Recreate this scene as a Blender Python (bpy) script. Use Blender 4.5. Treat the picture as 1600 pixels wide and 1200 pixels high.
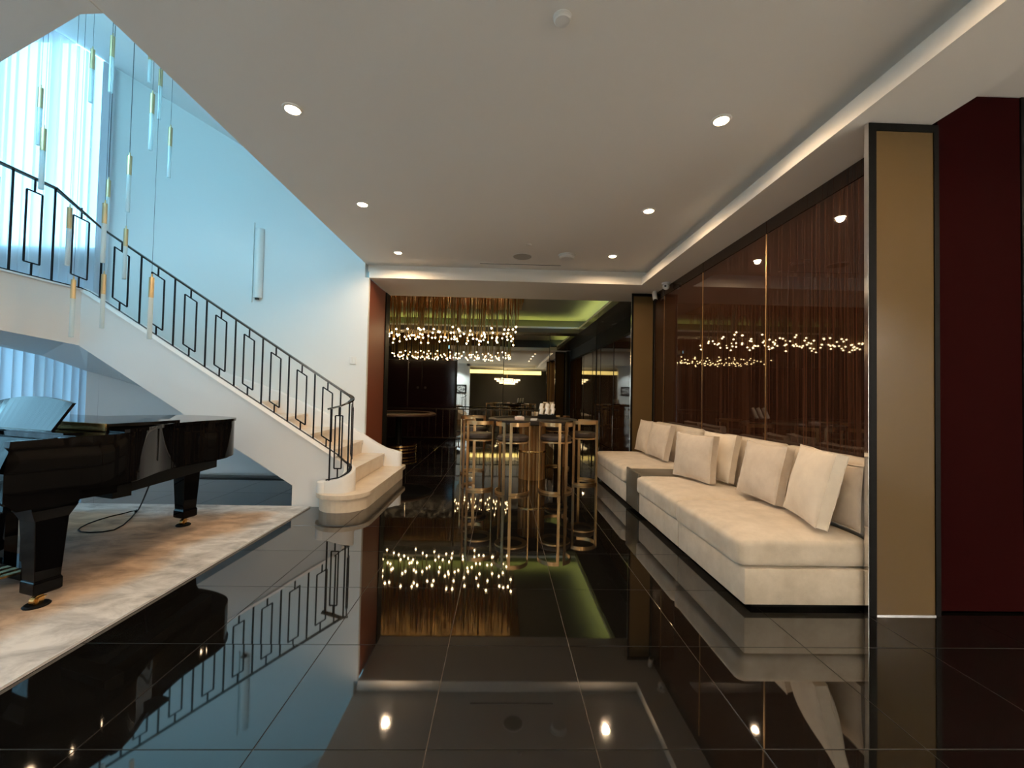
import bpy, bmesh, math, random
from mathutils import Vector, Matrix
random.seed(7)
S = bpy.context.scene
for o in list(bpy.data.objects):
    bpy.data.objects.remove(o)
C = S.collection
pi = math.pi

# ---------------------------------------------------------------- camera, sky, exposure
H = 1.253
cam = bpy.data.cameras.new('camera')
cam.sensor_width = 36.0
cam.lens = 36.0 * 643.94 / 1600
cam.clip_start = 0.05
camo = bpy.data.objects.new('camera', cam)
C.objects.link(camo)
yaw, pitch, roll = 0.023594, 0.02445, 0.020285
fw = Vector((math.sin(yaw) * math.cos(pitch), math.cos(yaw) * math.cos(pitch), math.sin(pitch)))
r0 = Vector((math.cos(yaw), -math.sin(yaw), 0))
u0 = r0.cross(fw)
rr = math.cos(roll) * r0 + math.sin(roll) * u0
uu = -math.sin(roll) * r0 + math.cos(roll) * u0
camo.matrix_world = Matrix(((rr.x, uu.x, -fw.x, 0), (rr.y, uu.y, -fw.y, 0), (rr.z, uu.z, -fw.z, H), (0, 0, 0, 1)))
S.camera = camo

S.view_settings.view_transform = 'Standard'
S.view_settings.look = 'None'
S.view_settings.gamma = 1.0
S.view_settings.use_curve_mapping = False
S.view_settings.exposure = 0.72

SKY = 8.8          # daylight outside the stair window
LAMP = 30.0         # one recessed downlight
w = bpy.data.worlds.new('sky')
S.world = w
w.use_nodes = True
nt = w.node_tree
nt.nodes.clear()
wo = nt.nodes.new('ShaderNodeOutputWorld')
bg = nt.nodes.new('ShaderNodeBackground')
tc = nt.nodes.new('ShaderNodeTexCoord')
sx = nt.nodes.new('ShaderNodeSeparateXYZ')
rp = nt.nodes.new('ShaderNodeValToRGB')
nt.links.new(tc.outputs['Generated'], sx.inputs[0])
nt.links.new(sx.outputs['Z'], rp.inputs[0])
rp.color_ramp.elements[0].position = 0.0
rp.color_ramp.elements[0].color = (0.06, 0.10, 0.14, 1)
rp.color_ramp.elements[1].position = 0.06
rp.color_ramp.elements[1].color = (0.17, 0.44, 0.60, 1)
nt.links.new(rp.outputs[0], bg.inputs[0])
e_ = rp.color_ramp.elements.new(0.75)
e_.color = (0.34, 0.84, 1.12, 1)
bg.inputs[1].default_value = SKY
nt.links.new(bg.outputs[0], wo.inputs[0])


def light(name, kind, loc, energy, color, size=0.05, rot=(0, 0, 0), **kw):
    l = bpy.data.lights.new(name, kind)
    l.energy = energy
    l.color = color
    if kind == 'AREA':
        l.shape = 'RECTANGLE'
        l.size, l.size_y = size
    else:
        l.shadow_soft_size = size
    for k, v in kw.items():
        if k == 'portal':
            l.cycles.is_portal = True
        else:
            setattr(l, k, v)
    o = bpy.data.objects.new(name, l)
    o.location = loc
    o.rotation_euler = rot
    C.objects.link(o)
    return o


# daylight portal in the stair window opening (helps sample the sky only)
light('window_portal', 'AREA', (-6.8, 6.28, 3.1), 1, (1, 1, 1), (1.7, 6.1), (-pi / 2, 0, 0), portal=True)

# ---------------------------------------------------------------- materials
MATS = {}


def mat(name, col, rough=0.5, metal=0.0, **kw):
    m = bpy.data.materials.new(name)
    m.use_nodes = True
    b = m.node_tree.nodes['Principled BSDF']
    b.inputs['Base Color'].default_value = (*col, 1)
    b.inputs['Roughness'].default_value = rough
    b.inputs['Metallic'].default_value = metal
    for k, v in kw.items():
        b.inputs[k].default_value = v
    MATS[name] = m
    return m


def node(m, t, **inp):
    n = m.node_tree.nodes.new(t)
    for k, v in inp.items():
        n.inputs[k].default_value = v
    return n


def noise_col(m, scale, c0, c1, p0=0.3, p1=0.7, stretch=(1, 1, 1), detail=4.0, bump=0.0, rough=0.5, bscale=None, dist=0.0):
    t = m.node_tree
    b = t.nodes['Principled BSDF']
    g = node(m, 'ShaderNodeTexCoord')
    mp = node(m, 'ShaderNodeMapping')
    mp.inputs['Scale'].default_value = stretch
    n = node(m, 'ShaderNodeTexNoise', Scale=scale, Detail=detail, Roughness=rough, Distortion=dist)
    r = node(m, 'ShaderNodeValToRGB')
    r.color_ramp.elements[0].position = p0
    r.color_ramp.elements[0].color = (*c0, 1)
    r.color_ramp.elements[1].position = p1
    r.color_ramp.elements[1].color = (*c1, 1)
    t.links.new(g.outputs['Object'], mp.inputs[0])
    t.links.new(mp.outputs[0], n.inputs['Vector'])
    t.links.new(n.outputs[0], r.inputs[0])
    t.links.new(r.outputs[0], b.inputs['Base Color'])
    if bump:
        bp = node(m, 'ShaderNodeBump', Strength=bump, Distance=0.01)
        src = n
        if bscale:
            src = node(m, 'ShaderNodeTexNoise', Scale=bscale, Detail=3.0)
            t.links.new(mp.outputs[0], src.inputs['Vector'])
        t.links.new(src.outputs[0], bp.inputs['Height'])
        t.links.new(bp.outputs[0], b.inputs['Normal'])
    return m


def emit(name, col, strength):
    m = bpy.data.materials.new(name)
    m.use_nodes = True
    b = m.node_tree.nodes['Principled BSDF']
    b.inputs['Base Color'].default_value = (0.8, 0.8, 0.8, 1)
    b.inputs['Emission Color'].default_value = (*col, 1)
    b.inputs['Emission Strength'].default_value = strength
    MATS[name] = m
    return m


ceil_m = mat('ceiling_paint', (0.84, 0.82, 0.78), 0.8)
wall_m = mat('white_wall_paint', (0.78, 0.79, 0.78), 0.75)
stair_m = mat('white_stair_plaster', (0.80, 0.80, 0.80), 0.55)
dark_wall = mat('dark_wall_paint', (0.03, 0.027, 0.024), 0.6)
grey_wall = mat('grey_wall_paint', (0.35, 0.34, 0.33), 0.7)
tile_m = mat('black_granite', (0.006, 0.0055, 0.005), 0.03, **{'IOR': 2.3})
noise_col(tile_m, 220, (0.004, 0.0038, 0.0035), (0.020, 0.018, 0.016), 0.55, 0.8, detail=2)
grout_m = mat('grey_grout', (0.16, 0.14, 0.12), 0.6)
marble_step = mat('cream_marble', (0.72, 0.60, 0.46), 0.3)
noise_col(marble_step, 5, (0.66, 0.54, 0.42), (0.82, 0.72, 0.58), 0.3, 0.7, bump=0.0, rough=0.6)
iron_m = mat('black_iron', (0.012, 0.012, 0.016), 0.35, 0.6)
rail_m = mat('dark_bronze_rail', (0.10, 0.085, 0.07), 0.25, 0.9)
lacquer = mat('black_piano_lacquer', (0.003, 0.003, 0.0035), 0.03, **{'IOR': 1.22})
lacquer_d = mat('black_desk_lacquer', (0.004, 0.004, 0.005), 0.12, **{'IOR': 1.6})
satin = mat('satin_black', (0.004, 0.004, 0.005), 0.3, **{'Specular IOR Level': 0.2})
ivory = mat('ivory_key', (0.8, 0.8, 0.76), 0.25)
brass = mat('brass', (0.75, 0.50, 0.20), 0.25, 1.0)
brass_b = mat('brushed_brass', (0.62, 0.42, 0.22), 0.32, 1.0)
brass_d = mat('dark_brass_rod', (0.40, 0.27, 0.10), 0.30, 1.0)
cap_m = mat('pale_brass_cap', (0.60, 0.47, 0.27), 0.4, 0.9)
chrome = mat('chrome', (0.8, 0.8, 0.8), 0.12, 1.0)
suede = mat('beige_suede', (0.62, 0.54, 0.44), 0.9, **{'Sheen Weight': 0.25})
noise_col(suede, 7, (0.55, 0.48, 0.39), (0.70, 0.62, 0.52), 0.3, 0.7, bump=0.12, rough=0.65, bscale=300)
cush_m = mat('beige_velvet', (0.62, 0.54, 0.45), 0.9, **{'Sheen Weight': 0.25})
noise_col(cush_m, 9, (0.57, 0.49, 0.41), (0.68, 0.60, 0.51), 0.3, 0.7, bump=0.25, rough=0.6, bscale=14)
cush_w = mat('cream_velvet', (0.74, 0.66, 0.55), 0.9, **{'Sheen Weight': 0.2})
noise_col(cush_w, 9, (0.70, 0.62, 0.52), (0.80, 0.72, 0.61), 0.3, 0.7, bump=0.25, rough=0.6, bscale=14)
black_m = mat('black_plinth', (0.005, 0.005, 0.005), 0.6, **{'Specular IOR Level': 0.1})
bronze_lac = mat('grey_bronze_lacquer', (0.16, 0.145, 0.12), 0.3, 0.3)
bronze_glass = mat('bronze_glass', (0.13, 0.084, 0.036), 0.16, 0.0, **{'Specular IOR Level': 0.2})
red_m = mat('burgundy_panel', (0.019, 0.0020, 0.0020), 0.8, **{'Specular IOR Level': 0.03})
orange_m = mat('cognac_leather_panel', (0.22, 0.055, 0.022), 0.5)
maroon_m = mat('dark_maroon_lacquer', (0.012, 0.004, 0.006), 0.12)
frame_m = mat('black_metal_frame', (0.005, 0.0048, 0.0045), 0.5, 0.0, **{'Specular IOR Level': 0.12})
plastic = mat('white_plastic', (0.78, 0.78, 0.76), 0.4)
grille_m = mat('grey_speaker_grille', (0.42, 0.41, 0.38), 0.7)
slot_m = mat('dark_slot', (0.03, 0.028, 0.025), 0.6)
mirror_m = mat('bronze_mirror', (0.62, 0.60, 0.54), 0.015, 1.0)
leather_d = mat('dark_brown_leather', (0.035, 0.025, 0.02), 0.45)
felt_m = mat('dark_table_felt', (0.02, 0.016, 0.014), 0.5)
leather_r = mat('brown_leather_rail', (0.10, 0.055, 0.035), 0.4)
gold_wood = mat('gold_fluted_wood', (0.32, 0.17, 0.06), 0.35, 0.6)
rose_m = mat('rose_velvet', (0.45, 0.28, 0.22), 0.8)
alu_m = mat('brushed_aluminium', (0.55, 0.55, 0.55), 0.35, 0.8)
frame_w = mat('white_window_frame', (0.6, 0.62, 0.64), 0.5)
paint_m = mat('sketch_print', (0.3, 0.3, 0.3), 0.6)
noise_col(paint_m, 9, (0.08, 0.08, 0.08), (0.6, 0.6, 0.58), 0.4, 0.6)
bottle_m = mat('amber_bottle_glass', (0.35, 0.17, 0.05), 0.15)
marble_d = mat('grey_marble', (0.16, 0.145, 0.13), 0.25)
noise_col(marble_d, 2.2, (0.13, 0.12, 0.105), (0.42, 0.40, 0.38), 0.62, 0.78, stretch=(1, .35, 1), detail=6, rough=0.6, dist=1.5)

wood_m = mat('dark_streaked_gloss_wood', (0.03, 0.012, 0.007), 0.02, **{'Specular IOR Level': 0.6})
noise_col(wood_m, 1.0, (0.016, 0.0066, 0.0042), (0.125, 0.052, 0.028), 0.44, 0.86, stretch=(1, 62, 0.45), detail=8, rough=0.72)
door_m = mat('brown_gloss_door', (0.05, 0.022, 0.012), 0.03, **{'Specular IOR Level': 0.7})
noise_col(door_m, 1.0, (0.025, 0.011, 0.006), (0.10, 0.04, 0.02), 0.40, 0.80, stretch=(1, 25, 0.4), detail=4, rough=0.6)

# rug: grey distressed pile with a tan band
rug_m = mat('distressed_rug', (0.4, 0.4, 0.4), 0.95)
t = rug_m.node_tree
b = t.nodes['Principled BSDF']
g = node(rug_m, 'ShaderNodeTexCoord')
mpn = node(rug_m, 'ShaderNodeMapping')
mpn.inputs['Scale'].default_value = (1.3, 2.6, 1)
n1 = node(rug_m, 'ShaderNodeTexNoise', Scale=2.6, Detail=7.0, Roughness=0.66, Distortion=0.5)
n2 = node(rug_m, 'ShaderNodeTexNoise', Scale=1.1, Detail=3.0, Roughness=0.5)
sxr = node(rug_m, 'ShaderNodeSeparateXYZ')
t.links.new(g.outputs['Object'], mpn.inputs[0])
t.links.new(mpn.outputs[0], n1.inputs['Vector'])
t.links.new(g.outputs['Object'], n2.inputs['Vector'])
t.links.new(g.outputs['Object'], sxr.inputs[0])
ma = node(rug_m, 'ShaderNodeMath')
ma.operation = 'MULTIPLY_ADD'
ma.inputs[1].default_value = 0.9
t.links.new(n2.outputs[0], ma.inputs[0])
rb = node(rug_m, 'ShaderNodeValToRGB')
e = rb.color_ramp.elements
mr = node(rug_m, 'ShaderNodeMapRange')
mr.inputs['From Min'].default_value = -1.6
mr.inputs['From Max'].default_value = 2.2
dx = node(rug_m, 'ShaderNodeMath'); dx.operation = 'SUBTRACT'; dx.inputs[0].default_value = 1.375
t.links.new(sxr.outputs['X'], dx.inputs[1])
dy = node(rug_m, 'ShaderNodeMath'); dy.operation = 'SUBTRACT'; dy.inputs[0].default_value = 1.87
t.links.new(sxr.outputs['Y'], dy.inputs[1])
mn = node(rug_m, 'ShaderNodeMath'); mn.operation = 'SMOOTH_MIN'; mn.inputs[2].default_value = 0.25
t.links.new(dx.outputs[0], mn.inputs[0]); t.links.new(dy.outputs[0], mn.inputs[1])
inv = node(rug_m, 'ShaderNodeMath'); inv.operation = 'MULTIPLY_ADD'; inv.inputs[1].default_value = -1.0; inv.inputs[2].default_value = 1.375
t.links.new(mn.outputs[0], inv.inputs[0])
t.links.new(inv.outputs[0], ma.inputs[2])
t.links.new(ma.outputs[0], mr.inputs['Value'])
t.links.new(mr.outputs[0], rb.inputs[0])
e[0].position = 0.0
e[0].color = (0.40, 0.41, 0.42, 1)
e[1].position = 1.0
e[1].color = (0.62, 0.62, 0.62, 1)
for p_, c_ in ((0.42, (0.22, 0.20, 0.19, 1)), (0.60, (0.25, 0.21, 0.18, 1)), (0.71, (0.46, 0.31, 0.20, 1)), (0.79, (0.50, 0.36, 0.25, 1)), (0.84, (0.60, 0.60, 0.59, 1))):
    q = e.new(p_)
    q.color = c_
rn = node(rug_m, 'ShaderNodeValToRGB')
rn.color_ramp.elements[0].position = 0.32
rn.color_ramp.elements[0].color = (0.52, 0.52, 0.54, 1)
rn.color_ramp.elements[1].position = 0.62
rn.color_ramp.elements[1].color = (1.15, 1.15, 1.15, 1)
t.links.new(n1.outputs[0], rn.inputs[0])
mx = node(rug_m, 'ShaderNodeMix')
mx.data_type = 'RGBA'
mx.blend_type = 'MULTIPLY'
mx.inputs['Factor'].default_value = 1.0
t.links.new(rb.outputs[0], mx.inputs['A'])
t.links.new(rn.outputs[0], mx.inputs['B'])
t.links.new(mx.outputs['Result'], b.inputs['Base Color'])

# sheer curtain: lets part of the daylight through, scatters the rest
sheer = bpy.data.materials.new('sheer_curtain')
sheer.use_nodes = True
t = sheer.node_tree
t.nodes.clear()
oo = t.nodes.new('ShaderNodeOutputMaterial')
tr = t.nodes.new('ShaderNodeBsdfTransparent')
tl = t.nodes.new('ShaderNodeBsdfTranslucent')
df = t.nodes.new('ShaderNodeBsdfDiffuse')
tl.inputs[0].default_value = (0.64, 0.58, 0.60, 1)
df.inputs[0].default_value = (0.80, 0.84, 0.88, 1)
m1 = t.nodes.new('ShaderNodeMixShader')
m2 = t.nodes.new('ShaderNodeMixShader')
m1.inputs[0].default_value = 0.35
t.links.new(tl.outputs[0], m1.inputs[1])
t.links.new(df.outputs[0], m1.inputs[2])
m2.inputs[0].default_value = 0.86
t.links.new(tr.outputs[0], m2.inputs[1])
t.links.new(m1.outputs[0], m2.inputs[2])
t.links.new(m2.outputs[0], oo.inputs[0])

# clear glass / acrylic: see-through with a reflection
def clear(name, tint, refl):
    m = bpy.data.materials.new(name)
    m.use_nodes = True
    t = m.node_tree
    t.nodes.clear()
    oo = t.nodes.new('ShaderNodeOutputMaterial')
    a = t.nodes.new('ShaderNodeBsdfTransparent')
    a.inputs[0].default_value = (*tint, 1)
    gl = t.nodes.new('ShaderNodeBsdfGlossy')
    gl.inputs['Roughness'].default_value = 0.05
    mx = t.nodes.new('ShaderNodeMixShader')
    mx.inputs[0].default_value = refl
    t.links.new(a.outputs[0], mx.inputs[1])
    t.links.new(gl.outputs[0], mx.inputs[2])
    t.links.new(mx.outputs[0], oo.inputs[0])
    return m


pane_m = clear('window_glass', (0.97, 0.98, 1.0), 0.06)
tube_m = bpy.data.materials.new('frosted_acrylic')
tube_m.use_nodes = True
t = tube_m.node_tree
t.nodes.clear()
oo = t.nodes.new('ShaderNodeOutputMaterial')
a = t.nodes.new('ShaderNodeBsdfTransparent')
a.inputs[0].default_value = (0.9, 0.95, 0.96, 1)
dd = t.nodes.new('ShaderNodeBsdfTranslucent')
dd.inputs[0].default_value = (0.85, 0.95, 0.97, 1)
d2 = t.nodes.new('ShaderNodeBsdfDiffuse')
d2.inputs[0].default_value = (0.80, 0.90, 0.92, 1)
gl = t.nodes.new('ShaderNodeBsdfGlossy')
gl.inputs['Roughness'].default_value = 0.1
ms = [t.nodes.new('ShaderNodeMixShader') for _ in range(3)]
ms[0].inputs[0].default_value = 0.5
t.links.new(dd.outputs[0], ms[0].inputs[1]); t.links.new(d2.outputs[0], ms[0].inputs[2])
ms[1].inputs[0].default_value = 0.12
t.links.new(ms[0].outputs[0], ms[1].inputs[1]); t.links.new(gl.outputs[0], ms[1].inputs[2])
ms[2].inputs[0].default_value = 0.80
t.links.new(a.outputs[0], ms[2].inputs[1]); t.links.new(ms[1].outputs[0], ms[2].inputs[2])
t.links.new(ms[2].outputs[0], oo.inputs[0])

lens_m = emit('downlight_lens', (1.0, 0.72, 0.42), 45)
bulb_m = emit('warm_bulb', (1.0, 0.70, 0.36), 22)
cove_m = emit('green_gold_cove_led', (0.74, 0.80, 0.17), 11.0)
gold_m = emit('gold_cove_led', (1.0, 0.72, 0.20), 2.2)
cryst_m = emit('lit_crystal', (1.0, 0.75, 0.40), 3.0)

# ---------------------------------------------------------------- mesh helpers
WO = {}


def _tag(o, label=None, cat=None, group=None, kind=None):
    if label: o['label'] = label
    if cat: o['category'] = cat
    if group: o['group'] = group
    if kind: o['kind'] = kind
    return o


def thing(name, label, cat, loc=(0, 0, 0), group=None):
    o = bpy.data.objects.new(name, None)
    o.empty_display_size = 0.1
    C.objects.link(o)
    o.location = loc
    WO[o.name] = Vector(loc)
    return _tag(o, label, cat, group)


def obj(name, bm, m, parent=None, smooth=False, label=None, cat=None, group=None, kind=None, origin=None):
    """one mesh object; bm is in world coordinates, the origin goes to the base of the mesh"""
    if not isinstance(bm, bmesh.types.BMesh):
        raise TypeError
    bmesh.ops.recalc_face_normals(bm, faces=bm.faces)
    vs = [v.co for v in bm.verts]
    if origin is None:
        origin = Vector(((min(v.x for v in vs) + max(v.x for v in vs)) / 2, (min(v.y for v in vs) + max(v.y for v in vs)) / 2, min(v.z for v in vs)))
    origin = Vector(origin)
    for v in bm.verts:
        v.co = v.co - origin
    me = bpy.data.meshes.new(name)
    if smooth:
        for f in bm.faces:
            f.smooth = True
        lim = 0.6 if smooth is True else smooth
        for ed in bm.edges:
            if len(ed.link_faces) == 2 and ed.calc_face_angle(0) > lim:
                ed.smooth = False
    bm.to_mesh(me)
    bm.free()
    o = bpy.data.objects.new(name, me)
    C.objects.link(o)
    if m:
        me.materials.append(m)
    if parent is not None:
        o.parent = parent
        o.location = origin - WO[parent.name]
    else:
        o.location = origin
    WO[o.name] = origin
    return _tag(o, label, cat, group, kind)


def B():
    return bmesh.new()


def box(bm, x0, x1, y0, y1, z0, z1, bev=0.0, seg=2):
    r = bmesh.ops.create_cube(bm, size=1.0)
    vs = r['verts']
    for v in vs:
        v.co = Vector(((x0 + x1) / 2 + v.co.x * (x1 - x0), (y0 + y1) / 2 + v.co.y * (y1 - y0), (z0 + z1) / 2 + v.co.z * (z1 - z0)))
    if bev:
        es = list({e for v in vs for e in v.link_edges})
        bmesh.ops.bevel(bm, geom=es, offset=bev, segments=seg, profile=0.5, affect='EDGES')
    return bm


def bx(x0, x1, y0, y1, z0, z1, bev=0.0, seg=2):
    return box(B(), x0, x1, y0, y1, z0, z1, bev, seg)


def prism(bm, poly, z0, z1):
    """poly: list of (x, y); z0, z1 scalars or lists per vertex"""
    n = len(poly)
    za = z0 if hasattr(z0, '__len__') else [z0] * n
    zb = z1 if hasattr(z1, '__len__') else [z1] * n
    a = [bm.verts.new((p[0], p[1], za[i])) for i, p in enumerate(poly)]
    b = [bm.verts.new((p[0], p[1], zb[i])) for i, p in enumerate(poly)]
    for i in range(n):
        j = (i + 1) % n
        bm.faces.new((a[i], a[j], b[j], b[i]))
    fa = bm.faces.new(a)
    fb = bm.faces.new(list(reversed(b)))
    bmesh.ops.triangulate(bm, faces=[f for f in (fa, fb) if len(f.verts) > 4])
    return bm


def tube(bm, pts, r, n=8, cap=True):
    """round bar along points; r scalar or list"""
    pts = [Vector(p) for p in pts]
    rs = r if hasattr(r, '__len__') else [r] * len(pts)
    rings = []
    prev = None
    for i, p in enumerate(pts):
        d = (pts[min(i + 1, len(pts) - 1)] - pts[max(i - 1, 0)]).normalized()
        ref = Vector((0, 0, 1)) if abs(d.z) < 0.95 else Vector((1, 0, 0))
        if prev is not None:
            a = (prev - d * prev.dot(d)).normalized()
        else:
            a = d.cross(ref).normalized()
        prev = a
        c = d.cross(a)
        rings.append([bm.verts.new(p + rs[i] * (math.cos(2 * pi * k / n) * a + math.sin(2 * pi * k / n) * c)) for k in range(n)])
    for i in range(len(rings) - 1):
        for k in range(n):
            bm.faces.new((rings[i][k], rings[i][(k + 1) % n], rings[i + 1][(k + 1) % n], rings[i + 1][k]))
    if cap:
        bm.faces.new(rings[0])
        bm.faces.new(list(reversed(rings[-1])))
    return bm


def lathe(bm, prof, cx, cy, n=24, z=0.0):
    """profile (r, z) spun about the vertical axis"""
    rings = []
    for r, zz in prof:
        if r < 1e-5:
            rings.append([bm.verts.new((cx, cy, zz + z))])
        else:
            rings.append([bm.verts.new((cx + r * math.cos(2 * pi * k / n), cy + r * math.sin(2 * pi * k / n), zz + z)) for k in range(n)])
    for a, b in zip(rings, rings[1:]):
        for k in range(n):
            k2 = (k + 1) % n
            if len(a) == 1 and len(b) == 1:
                continue
            if len(a) == 1:
                bm.faces.new((a[0], b[k2], b[k]))
            elif len(b) == 1:
                bm.faces.new((a[k], a[k2], b[0]))
            else:
                bm.faces.new((a[k], a[k2], b[k2], b[k]))
    return bm


def bar(bm, a, b, w, d, side=None):
    """square bar from a to b, w along side, d across"""
    a, b = Vector(a), Vector(b)
    dr = (b - a).normalized()
    if side is None:
        side = Vector((1, 0, 0)) if abs(dr.z) > 0.9 else Vector((0, 0, 1))
    side = Vector(side)
    s = (side - dr * side.dot(dr)).normalized()
    q = dr.cross(s)
    ra = [bm.verts.new(a + s * i * w / 2 + q * j * d / 2) for i, j in ((-1, -1), (1, -1), (1, 1), (-1, 1))]
    rb_ = [bm.verts.new(b + s * i * w / 2 + q * j * d / 2) for i, j in ((-1, -1), (1, -1), (1, 1), (-1, 1))]
    for k in range(4):
        bm.faces.new((ra[k], ra[(k + 1) % 4], rb_[(k + 1) % 4], rb_[k]))
    bm.faces.new(ra)
    bm.faces.new(list(reversed(rb_)))
    return bm


def strip(bm, pts, hw, hd, up=(0, 0, 1)):
    """rectangular section swept along points: hw half width in plan (across), hd half height (along up)"""
    pts = [Vector(p) for p in pts]
    up = Vector(up)
    rings = []
    for i, p in enumerate(pts):
        d = (pts[min(i + 1, len(pts) - 1)] - pts[max(i - 1, 0)]).normalized()
        s = d.cross(up).normalized()
        u = s.cross(d).normalized()
        rings.append([bm.verts.new(p + s * i_ * hw + u * j_ * hd) for i_, j_ in ((-1, -1), (1, -1), (1, 1), (-1, 1))])
    for a, b in zip(rings, rings[1:]):
        for k in range(4):
            bm.faces.new((a[k], a[(k + 1) % 4], b[(k + 1) % 4], b[k]))
    bm.faces.new(rings[0])
    bm.faces.new(list(reversed(rings[-1])))
    return bm


# ---------------------------------------------------------------- floor
fl = obj('floor', bx(-7.7, 5.6, -3.4, 12.2, -0.06, -0.004), grout_m, kind='structure')
TX0, TY0, TS = -0.240, 2.083, 0.6
tmesh = None
rest = B()
rt = random.Random(3)
for i in range(-13, 10):
    for j in range(-10, 18):
        x0, y0 = TX0 + i * TS, TY0 + j * TS
        cx, cy = x0 + TS / 2, y0 + TS / 2
        if cx < -7.7 or cx > 5.6 or cy < -3.4 or cy > 12.2:
            continue
        gap = 0.0016
        if -4.7 < cx < 3.35 and 0.7 < cy < 11.9:
            if tmesh is None:
                bm = bx(-TS / 2 + gap, TS / 2 - gap, -TS / 2 + gap, TS / 2 - gap, -0.006, 0.0, 0.0008, 1)
                first = obj('tile', bm, tile_m, fl, origin=(0, 0, 0))
                tmesh = first.data
                o = first
            else:
                o = bpy.data.objects.new('tile', tmesh)
                C.objects.link(o)
                o.parent = fl
            o.location = Vector((cx, cy, 0)) - WO['floor']
            o.rotation_euler = (rt.uniform(-1, 1) * 0.0009, rt.uniform(-1, 1) * 0.0009, 0)
        else:
            box(rest, x0 + gap, x0 + TS - gap, y0 + gap, y0 + TS - gap, -0.006, 0.0)
obj('outer_tiles', rest, tile_m, fl, kind='stuff')

# ---------------------------------------------------------------- walls
ZC = 3.15      # coffer ceiling
ZL = 2.93      # soffits
wb = obj('wall_back', box(bx(-5.95, -2.06, 6.10, 6.30, 0, 7.2), -7.7, -7.65, 6.10, 6.30, 0, 7.2), wall_m, kind='structure')
bm = B()
box(bm, -7.65, -5.95, 6.10, 6.30, 0, 0.06)
box(bm, -7.65, -5.95, 6.10, 6.30, 6.5, 7.2)
box(bm, -7.65, -5.95, 6.10, 8.3, 2.92, 3.26)  # seen band, but its slab outside is added to shade the lower curtain
obj('spandrel_and_shade', bm, wall_m, wb)
obj('white_edge', bx(-2.10, -2.0, 6.095, 6.16, 0, ZL), wall_m, wb)
obj('jamb_panel', bx(-2.06, -2.0, 6.162, 6.98, 0, ZL - 0.002, 0.003, 1), orange_m, wb, label='cognac brown leather jamb panel')
obj('jamb_frame', bx(-2.08, -1.985, 6.982, 7.2, 0, ZL - 0.002), frame_m, wb)
bm = B()
box(bm, -7.85, -7.7, -3.5, 1.2, 0, 7.4)
box(bm, -7.85, -7.7, 3.6, 6.3, 0, 7.4)
box(bm, -7.85, -7.7, 1.2, 3.6, 0, .08)
box(bm, -7.85, -7.7, 1.2, 3.6, 2.9, 7.4)
obj('wall_left', bm, wall_m, kind='structure')
bm = B()
for z in (.08, 2.83):
    box(bm, -7.80, -7.74, 1.2, 3.6, z, z + .07)
for y in (1.2, 2.37, 3.54):
    box(bm, -7.80, -7.74, y, y + .06, .15, 2.83)
obj('window_added_left', bm, frame_w, kind='structure')  # added unseen window, for blue daylight and the music desk's reflection
bm = B()
lo, hi = [], []
for i in range(161):
    y = 1.0 + 2.8 * i / 160
    x = -7.63 + .04 * math.sin(y * 2 * pi / .14 + math.sin(y * 5))
    lo.append(bm.verts.new((x, y, .015))); hi.append(bm.verts.new((x, y, 3.0 if y < 3.13 else 1.85)))
for i in range(160):
    bm.faces.new((lo[i], lo[i + 1], hi[i + 1], hi[i]))
obj('curtain', bm, sheer, None, smooth=1.5, label='sheer curtain over the added side window left of the piano, mirrored in its music desk', cat='curtain')
light('window_portal', 'AREA', (-7.72, 2.4, 1.5), 1, (1, 1, 1), (2.8, 2.4), (0, -pi / 2, 0), portal=True)
# wall behind the camera with a wide opening to the next room
bm = B()
box(bm, -7.8, -2.1, -3.5, -3.3, 0, ZC)
box(bm, 3.4, 5.7, -3.5, -3.3, 0, ZC)
obj('wall_front', bm, wall_m, kind='structure')
bm = B()
box(bm, -2.3, 3.6, -6.4, -6.3, 0, 3.3)
box(bm, -2.35, -2.3, -6.4, -3.5, 0, 3.3)
box(bm, 3.6, 3.65, -6.4, -3.5, 0, 3.3)
obj('wall_lounge', bm, dark_wall, kind='structure')
obj('trim_1', bx(-2.3, 3.6, -6.4, -3.4, -0.05, 0.0), tile_m, kind='structure')
obj('trim_2', bx(-2.3, 3.6, -6.4, -3.3, 2.98, 3.3), ceil_m, kind='structure')
# right side of the hall beyond the alcove
obj('wall_east', bx(5.6, 5.7, -3.4, 2.7, 0, ZC), wall_m, kind='structure')
obj('wall_partition', bx(2.5, 5.6, 2.62, 2.7, 0, ZC), dark_wall, kind='structure')

obj('wall_sky_blocker', bx(-12, -4.8, 8.8, 9.0, -.1, 3.2), mat('grey_sky_blocker', (.16, .20, .24), .9), kind='structure')  # unseen wall outside, added to block low sky and dim the lower curtain

# ---------------------------------------------------------------- ceiling
VX = -2.07
bm = B()
box(bm, VX, 5.7, -3.4, 7.2, ZC, 3.45)
poly = [(VX, -3.4), (VX, 2.10), (-2.19, 2.11), (-3.0, 2.455), (-4.6, 3.13), (-7.7, 3.13), (-7.7, -3.4)]
prism(bm, poly, ZC - 0.004, 3.45)
ce = obj('ceiling', bm, ceil_m, kind='structure')
bm = B()       # beam along the right and across the opening, with a stepped cornice
CX = 2.17
prism(bm, [(CX, -3.3), (CX, 6.20), (VX + 0.02, 6.20), (VX + 0.02, 6.30), (2.56, 6.30), (2.56, -3.3)], 3.052, 3.149)
obj('cornice', bm, ceil_m, ce)
bm = B()
prism(bm, [(2.06, -3.3), (2.06, 6.10), (-2.0, 6.10), (-2.0, 7.20), (2.76, 7.20), (2.76, 6.5), (2.56, 6.5), (2.56, -3.3)], ZL, 3.05)
obj('soffit', bm, ceil_m, ce)
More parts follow.
